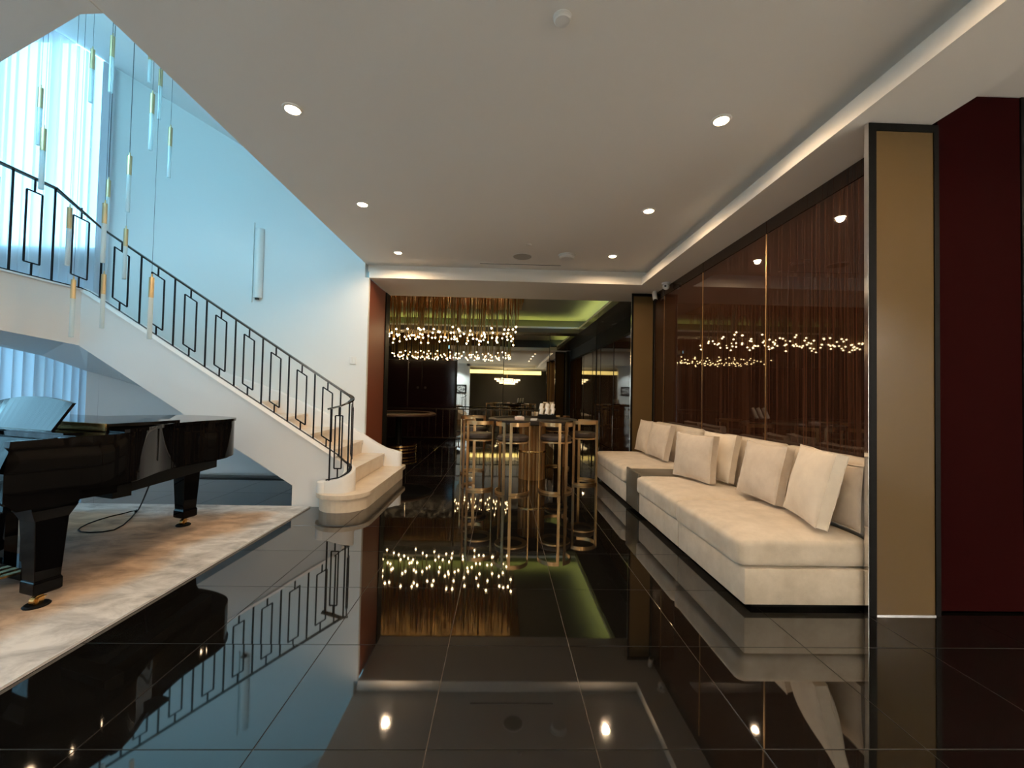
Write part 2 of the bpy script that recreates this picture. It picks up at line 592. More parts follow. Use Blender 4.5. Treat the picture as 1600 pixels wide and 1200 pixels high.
# bar room ceiling: frame, tray and cove
MY = 11.4
bm = B()
box(bm, -4.2, 2.05, 11.1, MY, ZL, 3.05)
box(bm, 2.05, 2.75, 7.2, MY, ZL, 3.05)
box(bm, -4.7, -4.2, 7.2, MY, ZL, 3.05)
obj('bar_ceiling_frame', bm, marble_d, ce)
obj('bar_tray', bx(-4.7, 2.9, 7.2, MY + 0.1, 3.32, 3.5), mat('olive_ceiling_paint', (.22, .21, .17), .7), ce)
bm = B()
box(bm, 2.12, 2.16, 7.25, 11.15, 3.06, 3.085)
box(bm, -4.2, 2.1, 11.17, 11.21, 3.06, 3.085)
obj('cove_light', bm, cove_m, ce)
bm = B()
box(bm, 2.05, 2.07, 7.25, 11.12, 3.05, 3.10)
box(bm, -4.2, 2.07, 11.10, 11.12, 3.05, 3.10)
obj('cove_lip', bm, ceil_m, ce)
obj('trim_3', bx(-4.7, 2.9, 7.2, 7.25, 3.05, 3.5), dark_wall, kind='structure')

# stairwell: soffit of the flight above, closing walls
sz = lambda x: 4.86 - 0.59 * (x + 3.95)
bm = B()
prism(bm, [(-7.75, 1.9), (-2.0, 1.9), (-2.0, 6.12), (-7.75, 6.12)], [sz(-7.75), sz(-2), sz(-2), sz(-7.75)], [sz(-7.75) + .25, sz(-2) + .25, sz(-2) + .25, sz(-7.75) + .25])
obj('upper_flight_soffit', bm, wall_m, ce)
bm = B()
box(bm, -2.07, -2.0, 2.0, 6.1, 3.4, 4.2)
box(bm, -7.75, -4.9, 1.95, 2.05, 3.4, 7.4)
box(bm, -2.3, -2.0, 1.95, 2.05, 3.4, 4.2)
obj('wall_stairwell', bm, wall_m, kind='structure')
bm = B()
for x in (-4.9, -4.05, -3.2, -2.36):
    box(bm, x, x + .06, 1.97, 2.03, 3.46, sz(x) - .03)
obj('window_added_high', bm, frame_w, kind='structure')  # added high window, unseen, to throw daylight down into the stairwell
light('window_portal', 'AREA', (-3.6, 2.0, 4.5), 1, (1, 1, 1), (2.6, 2.1), (pi / 2, 0, 0), portal=True)

# ---------------------------------------------------------------- window and curtain
wn = obj('window_1', box(box(box(box(bx(-7.65, -7.58, 6.2, 6.27, 0.06, 6.5), -6.02, -5.95, 6.2, 6.27, 0.06, 6.5), -7.58, -6.02, 6.2, 6.27, 6.42, 6.5), -7.58, -6.02, 6.2, 6.27, 0.06, 0.14), -6.83, -6.77, 6.2, 6.27, 0.14, 6.42), frame_w, kind='structure')
for z0, z1 in ((0.14, 2.92), (3.26, 6.42)):
    for x0, x1 in ((-7.58, -6.83), (-6.77, -6.02)):
        obj('pane', bx(x0, x1, 6.235, 6.24, z0, z1), pane_m, wn)
bm = B()
nx = 220
lo, hi = [], []
for i in range(nx + 1):
    x = -7.68 + (7.68 - 5.70) * i / nx
    ph = x * 2 * pi / 0.135 + 1.3 * math.sin(x * 5.1)
    y = 6.035 + 0.042 * math.sin(ph) + 0.008 * math.sin(x * 17)
    lo.append(bm.verts.new((x, y + 0.004 * math.sin(x * 9), 0.015)))
    hi.append(bm.verts.new((x, y, min(6.6, sz(x) - 0.03))))
for i in range(nx):
    bm.faces.new((lo[i], lo[i + 1], hi[i + 1], hi[i]))
cu = obj('curtain', bm, sheer, None, smooth=1.5, label='tall sheer white pleated curtain over the stair window', cat='curtain')

# ---------------------------------------------------------------- staircase
R_, T_ = 0.183, 0.289
st = thing('staircase', 'white curved staircase with cream marble steps and solid plaster side', 'staircase', (-1.7, 5.2, 0))
# bottom step with a rounded end
def step_outline(off):
    cx, cy, r = -1.675, 4.53, 0.275 + off
    pts = [(-1.40 + off, 4.53)]
    pts = [(cx + r * math.cos(a), cy + r * math.sin(a)) for a in [-k * pi / 16 for k in range(0, 17)]]
    back = [(cx - r, 4.62), (-2.3, 4.66), (-2.3, 6.08), (-1.97, 6.085), (-1.97, 6.16 + off)]
    rc = 0.10
    cor = [(-1.40 + off - rc + rc * math.sin(a), 6.16 + off - rc + rc * math.cos(a)) for a in [k * pi / 12 for k in range(0, 7)]]
    return pts + back + cor
s1 = obj('step', prism(B(), step_outline(-0.02), 0.0, R_ - 0.045), marble_step, st)
bm = prism(B(), step_outline(0.012), R_ - 0.045, R_)
obj('tread', bm, marble_step, s1)
xo = {2: -1.69, 3: -2.0, 4: -2.32, 5: -2.80, 6: -3.22, 7: -3.80, 8: -4.40, 9: -4.95, 10: -5.50, 11: -5.75, 12: -5.88}
YI, YO = 4.66, 5.985
for k in range(2, 13):
    xi = -1.69 - T_ * (k - 2)
    xi2 = xi - T_ - 0.02
    xw = xo[k]
    xw2 = (xo[k + 1] if k < 12 else -5.9) - 0.02
    z = R_ * k
    zb = z - R_ if k > 2 else R_ + 0.001
    pts = [(xi, YI), (xi2, YI), (xw2, YO), (xw, YO)]
    s = obj('step', prism(B(), pts, max(zb - 0.0, 0.02), z - 0.035), marble_step, st)
    pts = [(xi + 0.02, YI), (xi2, YI), (xw2, YO), (xw + 0.02, YO)]
    obj('tread', prism(B(), pts, z - 0.035, z), marble_step, s)
# outer string with curb, landing edge, and the soffit
zc = lambda x: 0.557 - 0.634 * (x + 1.837)            # curb top
zu = lambda x: max(0.0, 0.225 + 0.631 * (-2.231 - x)) # underside
bm = B()
cols = []
ys0, ys1 = 4.505, 4.635
xs = [-1.70, -1.95, -2.2305, -2.231, -2.59, -3.0, -3.5, -4.0, -4.53]
zt = lambda x: min(zc(x), 2.275)
for x in xs:
    cols.append([bm.verts.new((x, y, z)) for y, z in ((ys0, zu(x) if x < -2.2308 else (0.0)), (ys0, zt(x)), (ys1, zt(x)), (ys1, zu(x) if x < -2.2308 else 0.0))])
for a, b_ in zip(cols, cols[1:]):
    for k in range(4):
        bm.faces.new((a[k], a[(k + 1) % 4], b_[(k + 1) % 4], b_[k]))
bm.faces.new(cols[0])
# corner and landing edge running towards the camera
a = cols[-1]
bm.faces.new(list(reversed(a)))
prism(bm, [(-4.53, 4.505), (-4.53, 4.635), (-4.74, 4.635), (-4.66, 4.505)], [1.68, 1.68, 1.80, 1.79], 2.275)
prism(bm, [(-4.53, 4.505), (-4.66, 4.505), (-4.66, 3.15), (-4.53, 3.15)], [1.68, 1.79, 1.79, 1.79], 2.275)
obj('string', bm, stair_m, st)
# thin proud cap on the string
cap = B()
def cap_strip(pts):
    rings = []
    for i, p in enumerate(pts):
        p = Vector(p)
        d = Vector(pts[min(i + 1, len(pts) - 1)]) - Vector(pts[max(i - 1, 0)])
        s_ = d.cross(Vector((0, 0, 1))).normalized()
        rings.append([cap.verts.new(p + s_ * w_ + Vector((0, 0, z_))) for w_, z_ in ((-.078, -.022), (.078, -.022), (.078, -.012), (.052, .014), (-.052, .014), (-.078, -.012))])
    for a, b_ in zip(rings, rings[1:]):
        for k in range(6):
            cap.faces.new((a[k], a[(k + 1) % 6], b_[(k + 1) % 6], b_[k]))
    cap.faces.new(rings[0]); cap.faces.new(list(reversed(rings[-1])))
cap_strip([(x, 4.57, zt(x) + 0.014) for x in (-1.78, -2.2, -3.0, -4.0, -4.53)])
cap_strip([(-4.595, 4.60, 2.289), (-4.595, 4.0, 2.289), (-4.595, 3.15, 2.289)])
obj('string_cap', cap, stair_m, st)
# volute curb around the bottom of the rail
def curl(n=10):
    P = [(-1.77, 4.57, 0.515)]
    z = [0.47, 0.30]
    for k in range(n + 1):
        a = pi / 2 - pi * k / n
        P.append((-1.70 + 0.085 * math.cos(a), 4.485 + 0.085 * math.sin(a), 0.47 - 0.14 * k / n))
    P.append((-1.80, 4.40, 0.305))
    P.append((-1.86, 4.405, 0.30))
    return P
cp = curl()
bm = B()
rings = []
for i, p in enumerate(cp):
    p = Vector(p)
    q0, q1 = Vector(cp[max(i - 1, 0)]), Vector(cp[min(i + 1, len(cp) - 1)])
    d = (q1 - q0); d.z = 0; d.normalize()
    s = Vector((-d.y, d.x, 0))
    out = -0.065
    inn = 0.055
    pin = p + s * out
    pout = p + s * inn
    rings.append([bm.verts.new((c.x, c.y, z)) for c, z in ((pout, R_), (pout, p.z - 0.012), (pout + (p - pout) * 0.15, p.z), (pin, p.z), (pin, R_))])
for a, b_ in zip(rings, rings[1:]):
    for k in range(5):
        bm.faces.new((a[k], a[(k + 1) % 5], b_[(k + 1) % 5], b_[k]))
bm.faces.new(rings[0]); bm.faces.new(list(reversed(rings[-1])))
lathe(bm, [(0.066, R_), (0.066, 0.29), (0.055, 0.30), (0, 0.30)], -1.86, 4.405, 20)
lathe(bm, [(0.09, R_), (0.09, 0.30), (0, 0.30)], -1.71, 4.485, 20)
obj('volute_curb', bm, stair_m, st, smooth=0.9)
# low curb along the wall, rising with the steps and ending in a rounded nose
wc = [(-1.49, 0.385), (-1.54, 0.40), (-1.66, 0.43), (-1.80, 0.50), (-1.97, 0.605), (-2.5, 0.90), (-3.24, 1.23), (-4.55, 1.66), (-5.6, 2.02), (-5.9, 2.12)]
bm = B()
cols = []
for i, (x, z) in enumerate(wc):
    y1 = 6.098 if x < -2.0 else 6.10
    cols.append([bm.verts.new((x, y, zz)) for y, zz in ((5.99, 0.05), (5.99, z - 0.012), (6.0, z), (y1, z), (y1, 0.05))])
for a, b_ in zip(cols, cols[1:]):
    for k in range(5):
        bm.faces.new((a[k], a[(k + 1) % 5], b_[(k + 1) % 5], b_[k]))
bm.faces.new(cols[0]); bm.faces.new(list(reversed(cols[-1])))
lathe(bm, [(0.055, R_), (0.055, 0.372), (0.045, 0.385), (0, 0.385)], -1.49, 6.045, 20)
obj('wall_curb', bm, stair_m, st, smooth=0.9)
# soffit: ruled between the string and the wall, then the landing
bm = B()
inn = [(-2.2, 0.20), (-2.7, 0.52), (-3.2, 0.836), (-3.7, 1.152), (-4.2, 1.468), (-4.53, 1.68), (-4.66, 1.79), (-4.66, 3.15)]
wal = [(-2.3, 0.12), (-2.9, 0.45), (-3.5, 0.72), (-4.2, 0.95), (-4.9, 1.17), (-5.4, 1.335), (-5.9, 1.46), (-6.5, 1.66)]
pa, pb = [], []
for (xi, zi), (xw, zw) in zip(inn[:7], wal[:7]):
    pa.append(bm.verts.new((xi, 4.60, zi))); pb.append(bm.verts.new((xw, 5.985, zw)))
for i in range(6):
    bm.faces.new((pa[i], pa[i + 1], pb[i + 1], pb[i]))
q = [bm.verts.new(c) for c in ((-4.66, 3.15, 1.79), (-7.68, 3.15, 1.92), (-7.68, 5.96, 1.90), (-6.5, 5.96, 1.66))]
bm.faces.new((pa[6], q[0], q[3], pb[6]))
bm.faces.new((q[0], q[1], q[2], q[3]))
obj('stair_soffit', bm, stair_m, st)
obj('landing', prism(B(), [(-4.58, 4.64), (-4.66, 3.15), (-7.68, 3.15), (-7.68, 5.96), (-5.9, 5.96)], 2.02, R_ * 12), stair_m, st)

# ---------------------------------------------------------------- stair railing
rl = thing('stair_railing', 'black iron stair railing with open rectangle panels and bronze handrail', 'railing', (-1.8, 4.57, 0.5))
zr = lambda x: 1.26 - 0.648 * (x + 1.77)
run = [(-4.40, 4.57), (-3.97, 4.57), (-3.60, 4.57), (-3.25, 4.57), (-2.93, 4.57), (-2.63, 4.57), (-2.34, 4.57), (-2.055, 4.57), (-1.77, 4.57)]
posts = [(-4.545, 3.20, 2.29, 3.235), (-4.545, 3.53, 2.29, 3.235), (-4.545, 3.86, 2.29, 3.235), (-4.545, 4.22, 2.29, 3.235)]
posts += [(x, y, zt(x) + 0.02, zr(x)) for x, y in run]
posts += [(-1.625, 4.445, 0.38, 1.125), (-1.80, 4.402, 0.305, 1.06)]
hand = [(p[0], p[1], p[3]) for p in posts[:13]]

for k in range(0, 11):
    a = pi / 2 - pi * k / 10
    hand.append((-1.70 + 0.085 * math.cos(a), 4.485 + 0.085 * math.sin(a), 1.215 - 0.125 * k / 10))
hand.append((-1.83, 4.402, 1.055))
obj('handrail', strip(B(), hand, 0.021, 0.009), rail_m, rl, smooth=0.7)
base = [(p[0], p[1], p[2] + 0.006) for p in posts[:13]]
base = base[:4] + [(-4.54, 4.50, 2.296), (-4.50, 4.57, 2.27)] + base[4:]
for k in range(0, 11):
    a = pi / 2 - pi * k / 10
    base.append((-1.70 + 0.085 * math.cos(a), 4.485 + 0.085 * math.sin(a), 0.478 - 0.14 * k / 10))
base.append((-1.83, 4.402, 0.312))
obj('base_rail', strip(B(), base, 0.016, 0.005), iron_m, rl, smooth=0.7)
W = 0.013
for p in posts:
    obj('post', bar(B(), (p[0], p[1], p[2]), (p[0], p[1], p[3]), W, W, (1, 0, 0)), iron_m, rl)
for i, (p, q) in enumerate(zip(posts, posts[1:])):
    P, Q = Vector((p[0], p[1], 0)), Vector((q[0], q[1], 0))
    if i == 3:
        mid = Vector((-4.51, 4.45, 0)); ax = Vector((0.35, 0.9, 0)).normalized()
        zb, ztp = 2.285, 3.14
        slb = slt = -0.25
        wd = 0.13
    elif i >= 12:
        mid = Vector((-1.622, 4.53, 0)) if i == 12 else Vector((-1.715, 4.401, 0))
        ax = Vector((0.5, -0.86, 0)).normalized() if i == 12 else Vector((-1, 0, 0))
        zb, ztp = (0.44, 1.185) if i == 12 else (0.33, 1.09)
        slb = slt = -0.55 if i == 12 else -0.0
        wd = 0.075
    else:
        mid = (P + Q) / 2
        ax = (Q - P).normalized()
        L = (Q - P).length
        zb, ztp = (p[2] + q[2]) / 2, (p[3] + q[3]) / 2
        slb, slt = (q[2] - p[2]) / L, (q[3] - p[3]) / L
        wd = 0.37 * L
    hh = ztp - zb
    def pt(s, z):
        v = mid + ax * s
        return (v.x, v.y, z)
    z1, z2 = zb + 0.135 * hh, ztp - 0.135 * hh
    c = [pt(-wd / 2, z1 - slb * wd / 2), pt(wd / 2, z1 + slb * wd / 2), pt(wd / 2, z2 + slt * wd / 2), pt(-wd / 2, z2 - slt * wd / 2)]
    bm = B()
    nrm = ax.cross(Vector((0, 0, 1)))
    for k in range(4):
        bar(bm, c[k], c[(k + 1) % 4], W * 0.9, W * 0.9, nrm)
    bar(bm, pt(0, zb), pt(0, z1), W * 0.9, W * 0.9, nrm)
    bar(bm, pt(0, z2), pt(0, ztp), W * 0.9, W * 0.9, nrm)
    obj('open_panel', bm, iron_m, rl)

# ---------------------------------------------------------------- wall fittings by the stair
sc = thing('wall_sconce', 'long slim white half-round wall light on the stair wall', 'wall light', (-3.63, 6.1, 2.56))
bm = B()
prof = [(0.062 * math.cos(a), -0.062 * math.sin(a)) for a in [pi * k / 10 for k in range(11)]]
prism(bm, [(-3.60 + x, 6.085 + y) for x, y in prof], 2.58, 3.60)
obj('shade', bm, plastic, sc, smooth=0.5)
obj('back_plate', bx(-3.70, -3.685, 6.08, 6.099, 2.52, 3.70), plastic, sc)
bm = B()
lathe(bm, [(0, 2.556), (0.028, 2.556), (0.028, 2.579), (0, 2.579)], -3.60, 6.062, 14)
obj('lamp_opening', bm, slot_m, sc)
sw = thing('light_switch', 'white two-button light switch on the wall end above the stairs', 'switch', (-2.2, 6.1, 1.64))
obj('plate', bx(-2.245, -2.155, 6.088, 6.0995, 1.64, 1.76, 0.004, 2), plastic, sw)
for x in (-2.238, -2.198):
    obj('rocker', bx(x, x + 0.036, 6.083, 6.0875, 1.65, 1.75, 0.002, 1), plastic, sw)

# ---------------------------------------------------------------- pendants in the stairwell
PD = [(-3.95, 3.93, 4.44, 4.25, 3.93, 'upper left pendant with unlit tube, in front of the curtain top'),
      (-3.55, 3.70, 4.38, 4.19, 3.87, 'highest complete brass and glass pendant, near the void corner'),
      (-3.78, 4.35, 4.91, 4.69, 4.45, 'glass pendant tube cut by the ceiling edge, its brass cap hidden'),
      (-3.52, 4.18, 4.46, 4.29, 3.95, 'brass and glass pendant touching the ceiling edge, beside the one cut off'),
      (-3.18, 3.70, 3.87, 3.69, 3.36, 'brass and glass pendant below the two at the ceiling edge'),
      (-3.36, 4.13, 3.84, 3.65, 3.33, 'rightmost of the high brass and glass pendants on the blue wall'),
      (-3.32, 3.66, 3.28, 3.11, 2.78, 'brass and glass pendant hanging alone halfway down the blue wall'),
      (-4.11, 3.66, 3.86, 3.68, 3.35, 'upper of two grey-capped pendants before the bright curtain'),
      (-3.69, 3.32, 3.29, 3.11, 2.80, 'lower of two grey-capped pendants, its tube crossing the landing rail'),
      (-3.94, 4.13, 3.29, 3.12, 2.79, 'pendant just right of the curtain, end meeting the handrail'),
      (-3.36, 3.50, 2.78, 2.61, 2.28, 'pendant crossing the handrail at the curtain edge'),
      (-3.73, 3.58, 2.77, 2.59, 2.27, 'grey-capped pendant between the landing rail posts'),
      (-3.66, 4.03, 2.77, 2.60, 2.28, 'pendant in front of the first open panel on the flight'),
      (-3.67, 3.58, 2.15, 1.99, 1.66, 'leftmost low pendant in front of the white landing side'),
      (-3.62, 3.79, 2.26, 2.08, 1.77, 'low pendant against the white stair side at the bend'),
      (-2.80, 3.32, 2.12, 1.96, 1.63, 'lowest pendant on the right, before the second open panel')]
for x, y, z0, z1, z2, lb in PD:
    p = thing('pendant_light', lb, 'pendant', (x, y, z2), 'pendants of the stairwell light')
    obj('glass_tube', lathe(B(), [(0, z2), (0.0145, z2), (0.0165, z2 + .003), (0.0165, z1), (0, z1)], x, y, 12), tube_m, p, smooth=0.7)
    obj('brass_cap', lathe(B(), [(0.010, z1 - 0.004), (0.0175, z1), (0.0175, z0), (0.005, z0 + 0.004), (0.005, z0 + .03), (0, z0 + .03)], x, y, 12), cap_m, p, smooth=0.7)
    obj('wire', tube(B(), [(x, y, z0 + 0.02), (x, y, sz(x) + 0.01)], 0.0013, 5), iron_m, p)

# ---------------------------------------------------------------- rug and piano
RX, RY = -2.025, 4.47
rg = thing('area_rug', 'large grey and tan distressed area rug under the grand piano', 'rug', (-3.4, 2.6, 0))
bm = B()
nx, ny = 70, 90
gx = [[None] * (ny + 1) for _ in range(nx + 1)]
rr_ = random.Random(5)
for i in range(nx + 1):
    for j in range(ny + 1):
        x = RX - 3.5 * i / nx
        y = RY - 3.6 * j / ny
        gx[i][j] = bm.verts.new((x, y, 0.016 + rr_.uniform(-.0012, .0012)))
for i in range(nx):
    for j in range(ny):
        bm.faces.new((gx[i][j], gx[i + 1][j], gx[i + 1][j + 1], gx[i][j + 1]))
obj('pile', bm, rug_m, rg, smooth=1.5, origin=(-3.4, 2.6, 0))
bm = B()
box(bm, RX - 0.002, RX + 0.006, RY - 3.6, RY + 0.006, 0.002, 0.015)
box(bm, RX - 3.5, RX + 0.006, RY - 0.002, RY + 0.006, 0.002, 0.015)
obj('binding', bm, frame_w, rg)

TH = math.radians(18)
PO = Vector((-3.174, 2.349, 0))
def PW(x, y, z=0.0):
    return Vector((PO.x + x * math.cos(TH) + y * math.sin(TH), PO.y - x * math.sin(TH) + y * math.cos(TH), z))
def smooth_loop(pts, sub=4):
    out = []
    n = len(pts)
    for i in range(n):
        p0, p1, p2, p3 = (Vector((*pts[(i + k) % n], 0)) for k in (-1, 0, 1, 2))
        if (p1 - p0).length > 0.39 or (p2 - p1).length > 0.39 or (p3 - p2).length > 0.39:
            out.append(tuple(p1[:2])); continue
        for k in range(sub):
            u = k / sub
            c = 0.5 * ((2 * p1) + (-p0 + p2) * u + (2 * p0 - 5 * p1 + 4 * p2 - p3) * u * u + (-p0 + 3 * p1 - 3 * p2 + p3) * u ** 3)
            out.append((c.x, c.y))
    return out
OUT = [(.74, .02), (.74, .24), (.74, .45), (.70, .60), (.60, .75), (.50, .89), (.42, 1.08), (.385, 1.26), (.37, 1.42), (.31, 1.57), (.17, 1.68), (-.08, 1.72), (-.33, 1.69), (-.55, 1.58), (-.69, 1.38), (-.74, 1.15), (-.74, .8), (-.74, .4), (-.74, .02)]
SO = smooth_loop(OUT)
def scale_out(o, d):
    n = len(o)
    res = []
    for i in range(n):
        a, b_ = Vector((*o[i - 1], 0)), Vector((*o[(i + 1) % n], 0))
        tg = (b_ - a).normalized()
        nn = Vector((tg.y, -tg.x, 0))
        res.append((o[i][0] + nn.x * d, o[i][1] + nn.y * d))
    return res
def pw_poly(o):
    return [tuple(PW(*p)[:2]) for p in o]
pn = thing('grand_piano', 'glossy black baby grand piano with closed lid on the rug', 'piano', (PO.x, PO.y + .8, 0.017))
body = [p for p in SO if p[1] > 0.30]
body = [(.74, .30)] + body + [(-.74, .30)]
obj('case', prism(B(), pw_poly(body), 0.655, 0.962), lacquer, pn, smooth=0.35)
# thin moulding line at the rim bottom
obj('rim_moulding', prism(B(), pw_poly(scale_out(body, -0.03)), 0.640, 0.6545), lacquer, pn, smooth=0.35)
# key bed and cheeks
def pbox(x0, x1, y0, y1, z0, z1, bm=None):
    bm = bm or B()
    return prism(bm, pw_poly([(x0, y0), (x1, y0), (x1, y1), (x0, y1)]), z0, z1)
obj('key_bed', pbox(-.70, .70, .02, .50, .60, .70), lacquer, pn)
for sx_ in (-1, 1):
    prof = [(.0, .655), (.0, .80), (.035, .818), (.052, .845), (.052, .875), (.035, .905), (.018, .93), (.018, .962), (.30, .962), (.30, .60), (.05, .60)]
    bm = B()
    xa, xb = (.69, .74) if sx_ > 0 else (-.74, -.69)
    A = [bm.verts.new(PW(xa, y, z)) for y, z in prof]
    Bv = [bm.verts.new(PW(xb, y, z)) for y, z in prof]
    n = len(prof)
    for i in range(n):
        bm.faces.new((A[i], A[(i + 1) % n], Bv[(i + 1) % n], Bv[i]))
    f1 = bm.faces.new(A); f2 = bm.faces.new(Bv)
    bmesh.ops.triangulate(bm, faces=[f1, f2])
    obj('cheek', bm, lacquer, pn)
    obj('key_block', pbox(min(sx_ * .60, sx_ * .688), max(sx_ * .60, sx_ * .688), .03, .20, .70, .79), lacquer, pn)
bm = B()
for k in range(52):
    x = -.60 + k * 1.2 / 52
    pbox(x + .0006, x + 1.2 / 52 - .0006, .03, .18, .705, .745, bm)
kb = obj('keyboard', bm, ivory, pn)
bm = B()
for k in range(51):
    if k % 7 in (1, 4):
        continue
    x = -.60 + (k + 1) * 1.2 / 52
    pbox(x - .006, x + .006, .085, .18, .7455, .757, bm)
obj('black_keys', bm, lacquer, kb)
bm = B()
A = [PW(-.688, .19, .70), PW(.688, .19, .70), PW(.688, .27, .93), PW(-.688, .27, .93), PW(-.688, .29, .93), PW(.688, .29, .93), PW(.688, .29, .70), PW(-.688, .29, .70)]
v = [bm.verts.new(c) for c in A]
for f in ((0, 1, 2, 3), (3, 2, 5, 4), (4, 5, 6, 7), (7, 6, 1, 0), (0, 3, 4, 7), (1, 6, 5, 2)):
    bm.faces.new([v[i] for i in f])
obj('fallboard', bm, lacquer, pn)
obj('key_slip', pbox(-.688, .688, .0, .025, .655, .735), lacquer, pn)
# music desk: convex top, leaning back
bm = B()
fr, bk = [], []
for k in range(13):
    u = -1 + 2 * k / 12
    x = .36 * u * (1 + 0.0)
    top = 1.175 - 0.035 * u * u
    fr.append((x * 0.92, .36, .972)); bk.append((x * 1.06, .43, top))
def deskface(dy):
    A = [bm.verts.new(PW(x, y + dy, z)) for x, y, z in fr]
    D = [bm.verts.new(PW(x, y + dy, z)) for x, y, z in bk]
    return A, D
A1, D1 = deskface(0); A2, D2 = deskface(.018)
for k in range(12):
    bm.faces.new((A1[k], A1[k + 1], D1[k + 1], D1[k]))
    bm.faces.new((A2[k], A2[k + 1], D2[k + 1], D2[k]))
    bm.faces.new((D1[k], D1[k + 1], D2[k + 1], D2[k]))
    bm.faces.new((A1[k], A1[k + 1], A2[k + 1], A2[k]))
for k in (0, 12):
    bm.faces.new((A1[k], D1[k], D2[k], A2[k]))
obj('music_desk', bm, lacquer_d, pn)
obj('desk_shelf', pbox(-.56, .56, .305, .40, .9625, .971), lacquer, pn)
main = [p for p in SO if p[1] > 0.52]
main = [(.73, .52)] + main + [(-.74, .52)]
obj('lid', prism(B(), pw_poly(scale_out(main, 0.012)), .9645, .986), lacquer, pn, smooth=0.35)
flap = [(.57, .515), (.57, .80), (.54, .96), (-.72, .96), (-.74, .515)]
obj('folded_lid', prism(B(), pw_poly(flap), .992, 1.014), lacquer, pn, label='folded front flap lying on the main lid')
bm = B()
pbox(-.72, .56, .502, .512, .9665, 1.0135, bm)
obj('lid_hinge', bm, brass, pn)
# under-frame beams
bm = B()
pbox(-.66, .66, .50, .60, .555, .638, bm)
for x0, y0, x1, y1 in ((-.5, .60, -.25, 1.5), (.52, .60, .16, 1.5), (0, .60, -.12, 1.5)):
    d = Vector((x1 - x0, y1 - y0, 0)).normalized()
    s = Vector((-d.y, d.x, 0)) * .045
    prism(bm, pw_poly([(x0 + s.x, y0 + s.y), (x0 - s.x, y0 - s.y), (x1 - s.x, y1 - s.y), (x1 + s.x, y1 + s.y)]), .555, .638)
obj('under_beam', bm, black_m, pn)
def piano_leg(x, y, rot):
    zt_ = .60 if y < .6 else .652
    lg = thing('leg', None, None, PW(x, y, 0.017))
    del_ = None
    lg.parent = pn
    lg.location = PW(x, y, 0.017) - WO[pn.name]
    return lg
def leg_mesh(x, y, top):
    bm = B()
    prof = [(.098, top), (.098, top - .035), (.082, top - .075), (.072, top - .10), (.056, .17), (.056, .165), (.062, .155), (.062, .095), (.050, .085), (.035, .08)]
    rings = []
    c, s = math.cos(-TH), math.sin(-TH)
    for r, z in prof:
        ring = []
        for dx, dy in ((-1, -1), (1, -1), (1, 1), (-1, 1)):
            w_ = PW(x, y, z)
            ring.append(bm.verts.new((w_.x + (dx * c - dy * s) * r, w_.y + (dx * s + dy * c) * r, z)))
        rings.append(ring)
    for a, b_ in zip(rings, rings[1:]):
        for k in range(4):
            bm.faces.new((a[k], a[(k + 1) % 4], b_[(k + 1) % 4], b_[k]))
    bm.faces.new(rings[0]); bm.faces.new(list(reversed(rings[-1])))
    bmesh.ops.bevel(bm, geom=[e for e in bm.edges], offset=.003, segments=1, affect='EDGES')
    return bm
for x, y, top in ((.545, .25, .60), (-.545, .25, .60), (-.13, 1.50, .64)):
    lg = obj('leg', leg_mesh(x, y, top), lacquer, pn)
    w_ = PW(x, y)
    bm = B()
    lathe(bm, [(0.012, .052), (.012, .086), (0, .086)], w_.x, w_.y, 12)
    box(bm, w_.x - .022, w_.x + .022, w_.y - .035, w_.y - .030, .030, .062)
    box(bm, w_.x - .022, w_.x + .022, w_.y - .035, w_.y + .012, .058, .064)
    tube(bm, [(w_.x - .013, w_.y - .022, .047), (w_.x + .013, w_.y - .022, .047)], .029, 16)
    obj('brass_caster', bm, brass, lg, smooth=0.6, label='brass caster wheel')
    lathe(bm_ := B(), [(0, .0165), (.055, .0165), (.058, .022), (.05, .03), (.04, .026), (0, .026)], w_.x, w_.y - .02, 20)
    obj('caster_cup', bm_, black_m, lg, smooth=0.6)
ly = obj('pedal_lyre', pbox(-.14, -.08, .36, .42, .13, .60), lacquer, pn)
pbm = pbox(.08, .14, .36, .42, .13, .60)
obj('lyre_post', pbm, lacquer, ly)
obj('lyre_box', pbox(-.17, .17, .33, .46, .055, .13), lacquer, ly)
for x in (-.08, 0, .08):
    obj('pedal', pbox(x - .02, x + .02, .22, .33, .075, .088), brass, ly, label='brass pedal')

# cable under the piano
cb = thing('power_cable', 'thin black power cable looped on the rug under the piano', 'cable', (-3.4, 3.9, 0.017))
cpts = [(-2.62, 3.19, .648), (-2.70, 3.28, .61), (-2.87, 3.46, .50), (-3.03, 3.65, .393), (-3.29, 3.9, .19), (-3.50, 4.11, .06), (-3.60, 4.22, .022), (-3.628, 4.179, .022), (-3.642, 4.091, .022), (-3.672, 4.007, .022), (-3.678, 3.908, .022), (-3.666, 3.796, .022), (-3.628, 3.692, .022), (-3.584, 3.626, .022), (-3.517, 3.58, .022), (-3.431, 3.567, .022), (-3.344, 3.586, .022), (-3.296, 3.637, .022), (-3.338, 3.773, .022), (-3.45, 3.976, .022), (-3.55, 4.14, .024)]
obj('cord', tube(B(), cpts, .0055, 6), black_m, cb, smooth=1.0)
obj('plug', tube(B(), [(-3.585, 4.19, .027), (-3.555, 4.145, .027)], .011, 8), black_m, cb)

